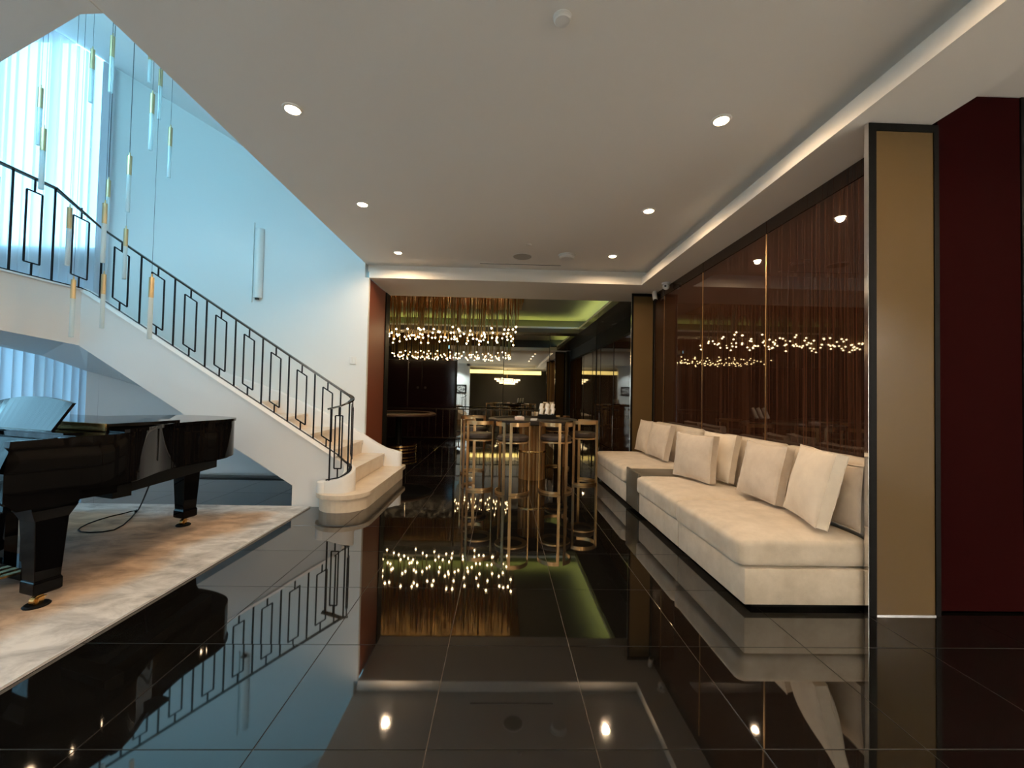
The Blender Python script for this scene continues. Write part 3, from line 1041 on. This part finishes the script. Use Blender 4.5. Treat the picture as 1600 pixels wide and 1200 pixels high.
# ---------------------------------------------------------------- glossy alcove wall behind the sofa
GX = 2.45
wr = obj('wall_right', bx(GX + 0.03, GX + 0.148, 2.47, 7.0, 0, ZL + .1), dark_wall, kind='structure')
ye = [2.43, 3.775, 4.995, 6.205, 6.60]
rq = random.Random(11)
for y0, y1 in zip(ye, ye[1:]):
    o = obj('gloss_panel', bx(GX, GX + 0.025, y0 + .008, y1 - .008, 0.0, 2.80, 0.001, 1), wood_m, wr)
    o.rotation_euler = (0, 0, rq.uniform(-1, 1) * 0.0015)
    obj('top_panel', bx(GX, GX + 0.025, y0 + .003, y1 - .003, 2.806, ZL - .003, 0.001, 1), wood_m, wr)
for y in ye[1:-1]:
    obj('brass_trim', bx(GX - 0.004, GX + 0.026, y - .006, y + .006, 0, 2.80), brass_b, wr)

def glass_wing(name, label, x0, x1, y, z1, left, right, m, fr, cat='partition'):
    p = thing(name, label, cat, ((x0 + x1) / 2, y, 0))
    zt_ = z1
    obj('frame_post', bx(x0, x0 + left, y, y + .03, 0.0, zt_), fr, p)
    obj('frame_post', bx(x1 - right, x1, y, y + .03, 0.0, zt_), fr, p)
    obj('top_rail', bx(x0 + left, x1 - right, y, y + .03, zt_ - .045, zt_), fr, p)
    obj('bottom_rail', bx(x0 + left, x1 - right, y, y + .03, 0.0, .007), chrome, p, label='thin chrome bottom rail')
    obj('pane', bx(x0 + left, x1 - right, y + .006, y + .024, .0075, zt_ - .0455), m, p)
    obj('edge_trim', bx(x0 - .004, x0 - .0005, y + .002, y + .03, 0, zt_), chrome, p, label='thin chrome edge strip')
    return p
glass_wing('glass_partition', 'tall bronze glass partition with black frame at the near sofa end', 2.17, 2.60, 2.385, ZL - .003, .045, .03, bronze_glass, frame_m)
glass_wing('glass_partition', 'narrow bronze glass partition behind the far sofa end', 2.075, 2.445, 6.605, ZL - .003, .03, .02, bronze_glass, frame_m)
rp_ = thing('sliding_panel', 'tall dark burgundy sliding panel right of the bronze glass partition', 'panel', (2.9, 2.44, 0))
obj('leaf', bx(2.635, 3.155, 2.425, 2.455, .012, ZC - .006, .002, 1), red_m, rp_)
obj('frame_post', bx(2.604, 2.632, 2.43, 2.46, 0, ZL - .006), frame_m, rp_)
obj('frame_post', bx(3.158, 3.20, 2.42, 2.46, 0, ZC - .006), frame_m, rp_)
glass_wing('glass_partition', 'dark bronze glass partition cut by the right picture edge', 3.205, 4.4, 2.43, 2.95, .03, .03, bronze_glass, frame_m)

# ---------------------------------------------------------------- sofas
def rounded_block(x0, x1, y0, y1, z0, z1, r, puff=0.0, sub=10):
    """upholstery block: rounded edges, slightly crowned top and faces"""
    bm = B()
    bmesh.ops.create_cube(bm, size=2.0)
    bmesh.ops.subdivide_edges(bm, edges=bm.edges[:], cuts=sub, use_grid_fill=True)
    hx, hy, hz = (x1 - x0) / 2, (y1 - y0) / 2, (z1 - z0) / 2
    cx, cy, cz = (x0 + x1) / 2, (y0 + y1) / 2, (z0 + z1) / 2
    for v in bm.verts:
        # concentrate rings near the edges
        p = [math.copysign(abs(c) ** 0.6, c) if abs(c) < 1 else c for c in v.co]
        q = Vector((p[0] * hx, p[1] * hy, p[2] * hz))
        inner = Vector((max(-hx + r, min(hx - r, q.x)), max(-hy + r, min(hy - r, q.y)), max(-hz + r, min(hz - r, q.z))))
        d = q - inner
        if d.length > 1e-6:
            q = inner + d.normalized() * r
        if puff:
            wx, wy = 1 - (q.x / hx) ** 4, 1 - (q.y / hy) ** 4
            if q.z > 0:
                q.z += puff * max(0, wx) * max(0, wy) * (q.z / hz)
        v.co = q + Vector((cx, cy, cz))
    return bm
def sofa(label, y0, y1):
    p = thing('sofa_section', label, 'sofa', (1.9, (y0 + y1) / 2, 0), 'modular beige sofa')
    g_ = .004
    obj('plinth', bx(1.53, 2.40, y0 + .06, y1 - .06, 0.0, .036), black_m, p)
    obj('base', bx(1.455, 2.42, y0 + g_, y1 - g_, .037, .247, .008, 2), suede, p, smooth=0.6)
    obj('seat_cushion', rounded_block(1.415, 2.235, y0 + g_, y1 - g_, .250, .425, .045, .018), suede, p, smooth=1.2)
    bm = rounded_block(2.24, 2.425, y0 + g_, y1 - g_, .250, .885, .05)
    for v in bm.verts:          # lean the front of the backrest
        t_ = (v.co.z - .25) / .63
        if v.co.x < 2.33:
            v.co.x += .06 * t_
    obj('backrest', bm, suede, p, smooth=1.2)
    return p
sofa('near end of the beige sofa, beside the bronze glass partition', 2.425, 3.35)
sofa('middle beige sofa section between the near end and the grey side table', 3.35, 4.31)
sofa('far beige sofa section beyond the grey side table', 4.76, 6.22)
tb = thing('side_table', 'low grey lacquered box table set between the beige sofa sections', 'side table', (1.9, 4.53, 0))
obj('plinth', bx(1.55, 2.36, 4.38, 4.69, 0, .036), black_m, tb)
obj('front_panel', bx(1.45, 1.475, 4.325, 4.745, .037, .445, .01, 3), bronze_lac, tb, smooth=0.6)
obj('carcass', bx(1.477, 2.42, 4.325, 4.745, .037, .40, .002, 1), bronze_lac, tb)
obj('top', bx(1.477, 2.42, 4.325, 4.745, .402, .425, .006, 2), bronze_lac, tb, smooth=0.6)

def cushion(label, bl, br, h_, t_, lean, m, pz=.452, seed=0):
    """box cushion: bl, br = bottom corners of its front face, leaning back (towards +x)"""
    bl, br = Vector((*bl, pz)), Vector((*br, pz))
    ax = (br - bl); wd = ax.length; ax.normalize()
    back = Vector((-ax.y, ax.x, 0))
    if back.x < 0: back = -back
    up = Vector((0, 0, 1)) * math.cos(lean) + back * math.sin(lean)
    nb = back * math.cos(lean) - Vector((0, 0, 1)) * math.sin(lean)
    bm = B()
    bmesh.ops.create_cube(bm, size=2.0)
    bmesh.ops.subdivide_edges(bm, edges=bm.edges[:], cuts=13, use_grid_fill=True)
    rs = random.Random(seed)
    ph = [rs.uniform(0, 6.28) for _ in range(6)]
    lift = math.sin(lean) * t_ * .0
    def place(a, b_, c):
        return bl + ax * (a + 1) / 2 * wd + up * ((b_ + 1) / 2 * h_ + t_ * math.sin(lean)) + nb * (c + 1) / 2 * t_
    for v in bm.verts:
        a, b_, c = (math.copysign(abs(k) ** 0.75, k) for k in v.co)
        rim = max(abs(a), abs(b_))
        puff = 1.0 * (1 - a * a) ** .7 * (1 - b_ * b_) ** .8 if rim < 1 else 0
        cc = c * (0.50 + puff)
        # pinched sides, pointed corners
        sa = 1 - 0.035 * (1 - b_ * b_)
        sb = 1 - 0.035 * (1 - a * a)
        if abs(c) > .4 and rim > .8:
            cc += 0.03 * math.sin(17 * a * b_ + ph[0]) * (rim - .8) * 5
        # gusset ruffles
        if rim > .97:
            s = a if abs(b_) > abs(a) else b_
            wv = .012 * math.sin(26 * s + ph[1]) + .008 * math.sin(47 * s + ph[2])
            sa += wv if abs(a) > .97 else 0
            sb += wv if abs(b_) > .97 else 0
        dent = .012 * math.sin(3.1 * a + ph[3]) * math.sin(2.6 * b_ + ph[4])
        v.co = place(a * sa, b_ * sb, cc + dent * (1 if c > 0 else -1) * (1 - rim))
    th = thing('throw_cushion', label, 'cushion', (bl + br) / 2, 'loose cushions on the beige sofa')
    obj('cover', bm, m, th, smooth=1.3)
    pp = B()
    for c in (-.50, .50):
        loop = []
        n = 20
        for k in range(n): loop.append(place(-1 + 2 * k / n * 1.0, -1 * (1 - .035 * (1 - (-1 + 2 * k / n) ** 2)), c))
        for k in range(n): loop.append(place(1 * (1 - .035 * (1 - (-1 + 2 * k / n) ** 2)), -1 + 2 * k / n, c))
        for k in range(n): loop.append(place(1 - 2 * k / n, 1 * (1 - .035 * (1 - (1 - 2 * k / n) ** 2)), c))
        for k in range(n): loop.append(place(-1 * (1 - .035 * (1 - (1 - 2 * k / n) ** 2)), 1 - 2 * k / n, c))
        loop.append(loop[0])
        tube(pp, loop, .0035, 5, cap=False)
    obj('piping', pp, m, th, smooth=1.5)
    return th
cushion('greyish beige cushion standing upright in front on the middle sofa section', (1.757, 4.249), (1.895, 3.763), .44, .13, .10, cush_m, seed=1)
cushion('cream cushion with lit side, tucked behind the upright one', (1.99, 4.21), (2.075, 3.78), .45, .12, .20, cush_w, seed=2)
cushion('beige cushion leaning left of the large cream cushion', (1.985, 3.50), (2.00, 3.02), .44, .12, .22, cush_m, seed=3)
cushion('large cream cushion leaning at the near sofa end, in front', (2.03, 2.99), (1.89, 2.50), .47, .13, .24, cush_w, seed=4)
cushion('cushion half hidden behind the large cream one, by the partition', (2.155, 2.90), (2.165, 2.46), .40, .075, .05, cush_m, seed=5)
cushion('left of the two beige cushions on the far sofa section', (1.97, 6.15), (1.985, 5.70), .45, .12, .20, cush_m, seed=6)
cushion('right of the two beige cushions on the far sofa section', (1.955, 5.66), (1.975, 5.08), .44, .13, .22, cush_m, seed=7)

# ---------------------------------------------------------------- ceiling fittings of the hall
def downlight(x, y, z, label, energy, size=170, col=(1.0, 0.70, 0.43)):
    p = thing('ceiling_downlight', label, 'ceiling light', (x, y, z - .012), 'recessed ceiling downlights')
    obj('trim_ring', lathe(B(), [(.048, z - .0005), (.048, z - .010), (.063, z - .006), (.066, z - .0005)], x, y, 24), plastic, p, smooth=0.6)
    obj('lens', lathe(B(), [(0, z - .004), (.0475, z - .004), (.0475, z - .001), (0, z - .001)], x, y, 20), lens_m, p)
    light('downlight_beam', 'SPOT', (x, y, z - .02), energy, col, .035, spot_size=math.radians(size), spot_blend=.45).parent = None
DL = [(-1.455, 2.775, 'near left recessed ceiling downlight'), (-1.455, 4.17, 'middle left recessed ceiling downlight'), (-1.455, 5.60, 'far left recessed ceiling downlight'),
      (1.455, 2.73, 'near right recessed ceiling downlight'), (1.455, 4.12, 'middle right recessed ceiling downlight'), (1.455, 5.50, 'far right recessed ceiling downlight')]
for x, y, lb in DL:
    downlight(x, y, ZC, lb, LAMP)
for x, y, e_, lb in ((-1.455, 1.37, 1, 'left recessed downlight just above the top edge of the picture'), (1.455, 1.37, 1, 'right recessed downlight just above the top edge of the picture'),
                     (-1.455, -.03, 1, 'left recessed downlight directly over the camera line'), (1.455, -.03, 1, 'right recessed downlight directly over the camera line'),
                     (4.7, 1.35, .4, 'recessed downlight out of the picture, right of the burgundy panel'), (5.0, -2.0, 24, 'added fill downlight washing the white east wall'),
                     (3.9, -2.4, 15, 'added fill downlight washing the front wall right of the lounge opening'), (-3.0, -2.4, 7, 'added fill downlight washing the front wall by the framed picture'), (-5.0, -2.4, 18, 'added fill downlight washing the front wall in the far left corner')):
    downlight(x, y, ZC, lb, LAMP * e_, *((122, (0.80, 0.95, 1.02) if x < 0 else (1.0, 0.88, 0.74)) if e_ > 5 else ()))  # the strong wall washers are added, unseen, to fill the ceiling with bounced light

sm = thing('smoke_detector', 'small flat round white sensor on the ceiling near the top edge', 'smoke detector', (.264, 2.02, ZC - .02))
obj('housing', lathe(B(), [(0, ZC - .022), (.036, ZC - .022), (.042, ZC - .016), (.042, ZC - .001), (0, ZC - .001)], .264, 2.02, 28), plastic, sm, smooth=0.5)
obj('base_ring', lathe(B(), [(.043, ZC - .006), (.047, ZC - .004), (.047, ZC - .0005), (.043, ZC - .0005)], .264, 2.02, 28), plastic, sm)
sp = thing('ceiling_speaker', 'round flush grey ceiling speaker at the far end', 'speaker', (.24, 5.62, ZC - .01))
obj('grille', lathe(B(), [(0, ZC - .007), (.125, ZC - .007), (.125, ZC - .001), (0, ZC - .001)], .24, 5.62, 32), grille_m, sp)
obj('rim', lathe(B(), [(.126, ZC - .009), (.14, ZC - .006), (.14, ZC - .0005), (.126, ZC - .0005)], .24, 5.62, 32), plastic, sp)
de = thing('fire_detector', 'raised round white detector right of the ceiling speaker', 'smoke detector', (.842, 5.53, ZC - .05))
obj('housing', lathe(B(), [(0, ZC - .05), (.085, ZC - .05), (.105, ZC - .03), (.105, ZC - .012), (0, ZC - .012)], .842, 5.53, 28), plastic, de, smooth=0.5)
obj('base_ring', lathe(B(), [(0, ZC - .0115), (.12, ZC - .0115), (.12, ZC - .0005), (0, ZC - .0005)], .842, 5.53, 28), plastic, de)
spk = thing('sprinkler_cover', 'tiny round sprinkler cover above the ceiling speaker', 'sprinkler', (.30, 5.17, ZC - .01))
obj('cover', lathe(B(), [(0, ZC - .012), (.03, ZC - .010), (.036, ZC - .0005), (0, ZC - .0005)], .30, 5.17, 20), plastic, spk)
sl = thing('slot_diffuser', 'long thin black air slot in the ceiling before the opening', 'air vent', (.23, 5.97, ZC - .004))
obj('slot', bx(-.36, .82, 5.965, 5.983, ZC - .004, ZC - .0005), slot_m, sl)
obj('slot_flange', box(bx(-.37, .83, 5.984, 5.99, ZC - .003, ZC - .0005), -.37, .83, 5.958, 5.964, ZC - .003, ZC - .0005), plastic, sl)
c1 = thing('security_camera', 'white dome security camera under the soffit above the sofa wall', 'camera', (2.38, 5.95, 2.86))
obj('mount', lathe(B(), [(0, ZL - .025), (.06, ZL - .025), (.06, ZL - .001), (0, ZL - .001)], 2.37, 5.95, 20), plastic, c1)
bm = B()
bmesh.ops.create_uvsphere(bm, u_segments=20, v_segments=12, radius=.05)
for v in bm.verts: v.co += Vector((2.37, 5.95, ZL - .055))
obj('ball', bm, plastic, c1, smooth=1.0)
bm = tube(B(), [(2.345, 5.907, ZL - .06), (2.335, 5.893, ZL - .062)], .014, 12)
obj('lens', bm, slot_m, c1)
c2 = thing('security_camera', 'white bullet security camera hanging before the far bronze partition', 'camera', (2.36, 6.42, 2.75))
obj('mount', lathe(B(), [(0, ZL - .02), (.028, ZL - .02), (.028, ZL - .001), (0, ZL - .001)], 2.385, 6.45, 16), plastic, c2)
obj('body', tube(B(), [(2.382, 6.45, ZL - .021), (2.388, 6.42, ZL - .14)], .036, 14), plastic, c2, smooth=0.7)
obj('lens', tube(B(), [(2.3882, 6.419, ZL - .1405), (2.3885, 6.4175, ZL - .146)], .026, 14), slot_m, c2)

# ---------------------------------------------------------------- bar room walls
MYF = MY - .02
wf = obj('wall_far', bx(-4.7, 2.9, MY, MY + .12, 0, 3.4), dark_wall, kind='structure')
rm = random.Random(4)
for x0, x1, z0, z1 in ((-4.5, -1.27, 2.15, 3.0), (-1.25, .02, 0, 3.0), (.03, 1.29, 0, 3.0), (1.30, 2.59, 0, 3.0)):
    o = obj('mirror_panel', bx(x0 + .003, x1 - .003, MYF, MYF + .015, z0, z1), mirror_m, wf)
    o.rotation_euler = (rm.uniform(-1, 1) * .002, 0, rm.uniform(-1, 1) * .002)
obj('wall_bar_left', bx(-4.7, -4.55, 7.2, MY, 0, 3.4), dark_wall, kind='structure')
obj('wall_bar_front', box(bx(-4.7, -2.08, 7.1, 7.2, 0, 3.4), 2.66, 2.9, 7.0, 7.3, 0, 3.4), dark_wall, kind='structure')
wbr = obj('wall_bar_right', box(bx(2.63, 2.75, 6.9, MY, 2.57, ZL - .002), 2.65, 2.75, 6.9, MY, 0, 2.57), dark_wall, kind='structure')
obj('header', bx(2.60, 2.629, 7.0, MYF - .01, 2.57, ZL - .003), frame_m, wbr)
ds = [7.02, 8.3, 9.6, 10.9, 11.37]
for k, (y0, y1) in enumerate(zip(ds, ds[1:])):
    d = obj('door_%d' % (k + 1), bx(2.605, 2.645, y0 + .02, y1 - .02, .01, 2.525, .002, 1), door_m, kind='structure')
    if k < 3:
        yy = y1 - .12
        hb = B()
        tube(hb, [(2.56, yy, .10), (2.56, yy, .80)], .013, 10)
        for z in (.16, .74):
            tube(hb, [(2.56, yy, z), (2.604, yy, z)], .008, 8)
        obj('door_handle', hb, chrome, d, smooth=0.8, label='chrome pull handle')
    obj('door_frame', box(bx(2.60, 2.64, y0 - .018, y0 + .018, 0, 2.56), 2.60, 2.64, y0 + .019, y1 - .019, 2.527, 2.56), frame_m, d)

cabn = thing('wall_cabinet', 'dark maroon lacquered double-door cabinet at the back of the bar room', 'cabinet', (-2.3, 11.2, 0))
obj('carcass', bx(-3.4, -1.28, 11.20, 11.36, 0, 2.12), maroon_m, cabn)
for x0, x1 in ((-3.39, -2.175), (-2.165, -1.29)):
    d = obj('door', bx(x0, x1, 11.175, 11.197, .02, 2.11, .002, 1), maroon_m, cabn)
    kx = -2.27 if x0 < -3 else -2.07
    obj('knob', lathe(B(), [(0, 0), (.03, 0), (.036, .012), (.03, .02), (0, .02)], 0, 0, 14), chrome, None) if False else None
    bm = tube(B(), [(kx, 11.174, 1.38), (kx, 11.155, 1.38), (kx, 11.145, 1.38)], [.012, .012, .035], 14)
    obj('knob', bm, chrome, d, label='round steel knob')
obj('chrome_strip', bx(-2.555, -2.53, 11.165, 11.174, .8, 2.11), chrome, cabn, label='narrow bright chrome strip')

br = thing('bar_railing', 'low dark metal railing across the back of the bar room', 'railing', (-1.0, 10.5, 0))
obj('top_rail', bx(-3.1, .95, 10.48, 10.52, .83, .86), rail_m, br)
obj('bottom_rail', bx(-3.1, .95, 10.485, 10.515, .10, .13), rail_m, br)
bs = None
for k in range(24):
    x = -3.05 + k * .1735
    if bs is None:
        bs = obj('baluster', bx(x - .008, x + .008, 10.49, 10.51, .131, .829), rail_m, br)
        b0 = x
    else:
        o = bs.copy(); C.objects.link(o); o.parent = br
        o.location = bs.location + Vector((x - b0, 0, 0))
for x in (-3.09, -1.08, .94):
    obj('rail_foot', bx(x - .012, x + .012, 10.488, 10.512, 0, .0995), rail_m, br)

# ---------------------------------------------------------------- chandelier
ch = thing('chandelier', 'wide rectangular brass rod chandelier with glowing bulb tips over the bar room', 'chandelier', (-1.7, 8.9, 2.4))
CZ = 3.318
obj('ceiling_plate', bx(-3.86, .43, 7.85, 9.95, CZ - .03, CZ), brass, ch)
rc = random.Random(9)
rod0 = None
bulb0 = None
NX, NY = 19, 7
for i in range(NX):
    for j in range(NY):
        x = -3.78 + 4.13 * (i + rc.uniform(.15, .85)) / NX
        y = 7.92 + 1.96 * (j + rc.uniform(.15, .85)) / NY
        z = 2.50 + rc.uniform(-.10, .10)
        L = CZ - .031 - z
        if rod0 is None:
            bm = B(); lathe(bm, [(0, 0), (.010, 0), (.010, 1), (0, 1)], 0, 0, 8)
            rod0 = obj('rod', bm, brass_d, ch, smooth=0.8, origin=(0, 0, 0))
            bm = B(); bmesh.ops.create_icosphere(bm, subdivisions=2, radius=.017)
            bulb0 = obj('bulb', bm, bulb_m, ch, smooth=1.0, origin=(0, 0, 0))
            r1, b1 = rod0, bulb0
        else:
            r1 = rod0.copy(); b1 = bulb0.copy()
            for q in (r1, b1):
                C.objects.link(q); q.parent = ch
        r1.location = Vector((x, y, z)) - WO['chandelier']
        r1.scale = (1, 1, L)
        b1.location = Vector((x, y, z - .018)) - WO['chandelier']
amber = mat('amber_glass', (0.42, 0.15, 0.035), 0.15, 0.5)
bm = B()
for k in range(500):
    x = rc.uniform(-3.82, .40); y = rc.uniform(7.89, 9.9)
    z = rc.uniform(2.80, 3.22)
    bar(bm, (x, y, z), (x + rc.uniform(-.01, .01), y + rc.uniform(-.01, .01), CZ - .031), .008, .008)
obj('amber_fringe', bm, amber, ch, kind='stuff', label='fringe of short amber glass strands')

# ---------------------------------------------------------------- poker table and bar chairs
TCX, TCY, TZ, TR = .47, 6.22, .88, .66
pt_ = thing('card_table', 'round dark card table with gold fluted pedestal in the opening', 'table', (TCX, TCY, 0))
obj('table_top', lathe(B(), [(0, TZ - .045), (TR - .09, TZ - .05), (TR - .02, TZ - .05), (TR, TZ - .035), (TR, TZ - .012), (TR - .02, TZ), (TR - .10, TZ), (TR - .105, TZ - .006), (0, TZ - .006)], TCX, TCY, 56), felt_m, pt_, smooth=0.7)
obj('padded_rail', lathe(B(), [(TR - .10, TZ + .0005), (TR - .02, TZ + .0005), (TR + .004, TZ - .010), (TR + .008, TZ + .008), (TR - .02, TZ + .018), (TR - .09, TZ + .016), (TR - .10, TZ + .006)], TCX, TCY, 56), leather_d, pt_, smooth=0.9)
for z0, z1 in ((.0, .395), (.425, TZ - .051)):
    bm = B()
    n = 48
    poly = [(TCX + (.20 if k % 2 else .185) * math.cos(2 * pi * k / n), TCY + (.20 if k % 2 else .185) * math.sin(2 * pi * k / n)) for k in range(n)]
    prism(bm, poly, z0, z1)
    obj('fluted_drum', bm, gold_wood, pt_)
obj('brass_ring', lathe(B(), [(0, .3955), (.207, .3955), (.21, .41), (.207, .4245), (0, .4245)], TCX, TCY, 40), brass, pt_, smooth=0.6)

def chair_parts(c, face, label, first=None):
    """c = centre, face = direction from chair to table (angle)"""
    p = thing('bar_chair', label, 'chair', (c[0], c[1], 0), 'gold framed bar chairs at the round card table')
    if first is not None:
        p.rotation_euler = (0, 0, face)
        for chd in first.children:
            o = chd.copy(); C.objects.link(o); o.parent = p
        return p
    return p
def chair_proto(c, face, label):
    p = thing('bar_chair', label, 'chair', (0, 0, 0), 'gold framed bar chairs at the round card table')
    # chair faces +x locally, back at angle pi
    R = .215
    for s in (-1, 1):
        arc = [pi - s * (math.radians(12) + math.radians(100) * k / 12) for k in range(13)]
        top = [(R * math.cos(a), R * math.sin(a), .872) for a in arc]
        bot = [(R * math.cos(a), R * math.sin(a), .016) for a in arc]
        bm = B()
        strip(bm, top, .006, .024)
        strip(bm, bot, .006, .015)
        for a in (arc[0], arc[-1]):
            q = Vector((math.cos(a), math.sin(a), 0))
            tg = Vector((-q.y, q.x, 0))
            bar(bm, q * R + Vector((0, 0, .002)), q * R + Vector((0, 0, .894)), .034, .013, tg)
        obj('loop_frame', bm, brass_b, p)
    obj('seat', lathe(B(), [(0, .655), (.185, .655), (.203, .675), (.203, .705), (.18, .728), (0, .735)], 0, 0, 32), leather_d, p, smooth=0.7)
    obj('seat_ring', lathe(B(), [(.15, .635), (.2085, .635), (.2085, .654), (.15, .654)], 0, 0, 32), brass_b, p)
    p.location = (c[0], c[1], 0); p.rotation_euler = (0, 0, face)
    return p
CH = [((.15, 5.31), 'front gold framed bar chair, its two back posts towards the viewer'),
      ((-.30, 5.55), 'left front gold framed bar chair beside the table, nearest the stairs'),
      ((.72, 5.42), 'right front gold framed bar chair, nearest the sofa'),
      ((1.17, 5.95), 'gold framed bar chair at the right side of the card table'),
      ((-.42, 6.55), 'gold framed bar chair behind the left front one'),
      ((.95, 7.05), 'gold framed bar chair behind the card table on the right')]
proto = None
for c, lb in CH:
    a = math.atan2(TCY - c[1], TCX - c[0])
    if proto is None:
        proto = chair_proto(c, a, lb)
    else:
        chair_parts(c, a, lb, proto)

# things on the card table
zt2 = TZ - .0055
tp = thing('tissue_pack', 'small pale pink tissue pack on the card table', 'tissue pack', (.26, 6.05, zt2))
obj('pack', bx(.19, .33, 5.98, 6.06, zt2, zt2 + .055, .012, 2), mat('pale_pink_plastic', (.75, .60, .55), .5), tp, smooth=0.7)
obj('flap', bx(.225, .295, 6.0, 6.04, zt2 + .0555, zt2 + .062, .002, 1), plastic, tp)
cd = thing('card_deck', 'low white deck of cards right of the pink pack', 'cards', (.46, 6.02, zt2))
for k in range(3):
    obj('card_packet', bx(.42 + k * .004, .51 + k * .004, 5.985, 6.05, zt2 + k * .0095, zt2 + .009 + k * .0095), plastic, cd)
for k, (x, y, lb) in enumerate(((.02, 6.0, 'white chip near the left edge of the card table'), (-.06, 6.1, 'white chip at the far left of the card table'), (.72, 5.85, 'white chip on the right front of the card table'))):
    tag_o = obj('chip', lathe(B(), [(0, zt2), (.022, zt2), (.022, zt2 + .012), (0, zt2 + .012)], x, y, 16), plastic, None, label=lb, cat='chip', group='white chips on the card table')
rk = thing('napkin_rack', 'dark rack of rolled white napkins standing at the back of the table', 'rack', (.72, 6.56, zt2))
obj('tray', bx(.58, .86, 6.50, 6.64, zt2, zt2 + .06, .004, 1), frame_m, rk)
for k in range(3):
    for r_ in range(2):
        x = .63 + k * .09
        obj('napkin_roll', tube(B(), [(x - .01, 6.53 + r_ * .05, zt2 + .065 + r_ * .07), (x + .015, 6.57 + r_ * .05, zt2 + .16 + r_ * .07)], .030, 12), plastic, rk, smooth=0.8)

# second, half hidden table on the left of the bar room
lt = thing('side_card_table', 'dark table with rounded leather edge behind the left jamb', 'table', (-2.10, 8.5, 0))
obj('table_top', lathe(B(), [(0, .775), (.69, .775), (.69, .80), (0, .80)], -2.10, 8.5, 48), felt_m, lt, smooth=0.6)
obj('padded_rail', lathe(B(), [(.60, .801), (.72, .775), (.745, .79), (.745, .82), (.70, .84), (.62, .83)], -2.10, 8.5, 48), leather_r, lt, smooth=0.9)
obj('column', lathe(B(), [(0, .2), (.07, .2), (.06, .3), (.06, .774), (0, .774)], -2.10, 8.5, 24), frame_m, lt, smooth=0.6)
obj('foot', lathe(B(), [(0, 0), (.36, 0), (.36, .199), (0, .199)], -2.10, 8.5, 40), maroon_m, lt, smooth=0.6)
for z in (.05, .11, .17):
    obj('brass_ring', lathe(B(), [(.361, z - .012), (.372, z - .012), (.372, z + .012), (.361, z + .012)], -2.10, 8.5, 40), brass, lt)

# ---------------------------------------------------------------- lounge behind the camera (seen in the bar mirror)
obj('trim_4', bx(-2.1, 2.45, -3.42, -3.36, 2.55, 2.78), gold_m, kind='structure')
pc = thing('framed_picture', 'framed grey print on the wall behind the camera', 'picture', (-2.6, -3.28, 1.25))
obj('frame', bx(-2.95, -2.3, -3.298, -3.27, 1.25, 1.80), frame_m, pc)
obj('print', bx(-2.87, -2.38, -3.2695, -3.266, 1.33, 1.72), paint_m, pc)
cc_ = thing('crystal_chandelier', 'tiered lit crystal chandelier in the lounge behind the camera', 'chandelier', (.3, -4.8, 1.9))
for k, (r_, z) in enumerate(((.85, 2.20), (.70, 2.08), (.52, 1.96))):
    bm = B()
    for q in range(40):
        a = 2 * pi * q / 40
        x, y = .3 + r_ * math.cos(a), -4.8 + .5 * r_ * math.sin(a)
        box(bm, x - .02, x + .02, y - .02, y + .02, z, z + .10)
    lathe(bm, [(.05, z + .101), (r_ * .5, z + .101), (r_ * .5, z + .12), (.05, z + .12)], .3, -4.8, 24)
    obj('crystal_tier', bm, cryst_m, cc_, kind='stuff')
obj('stem', tube(B(), [(.3, -4.8, 2.2), (.3, -4.8, 2.97)], .02, 8), brass, cc_)
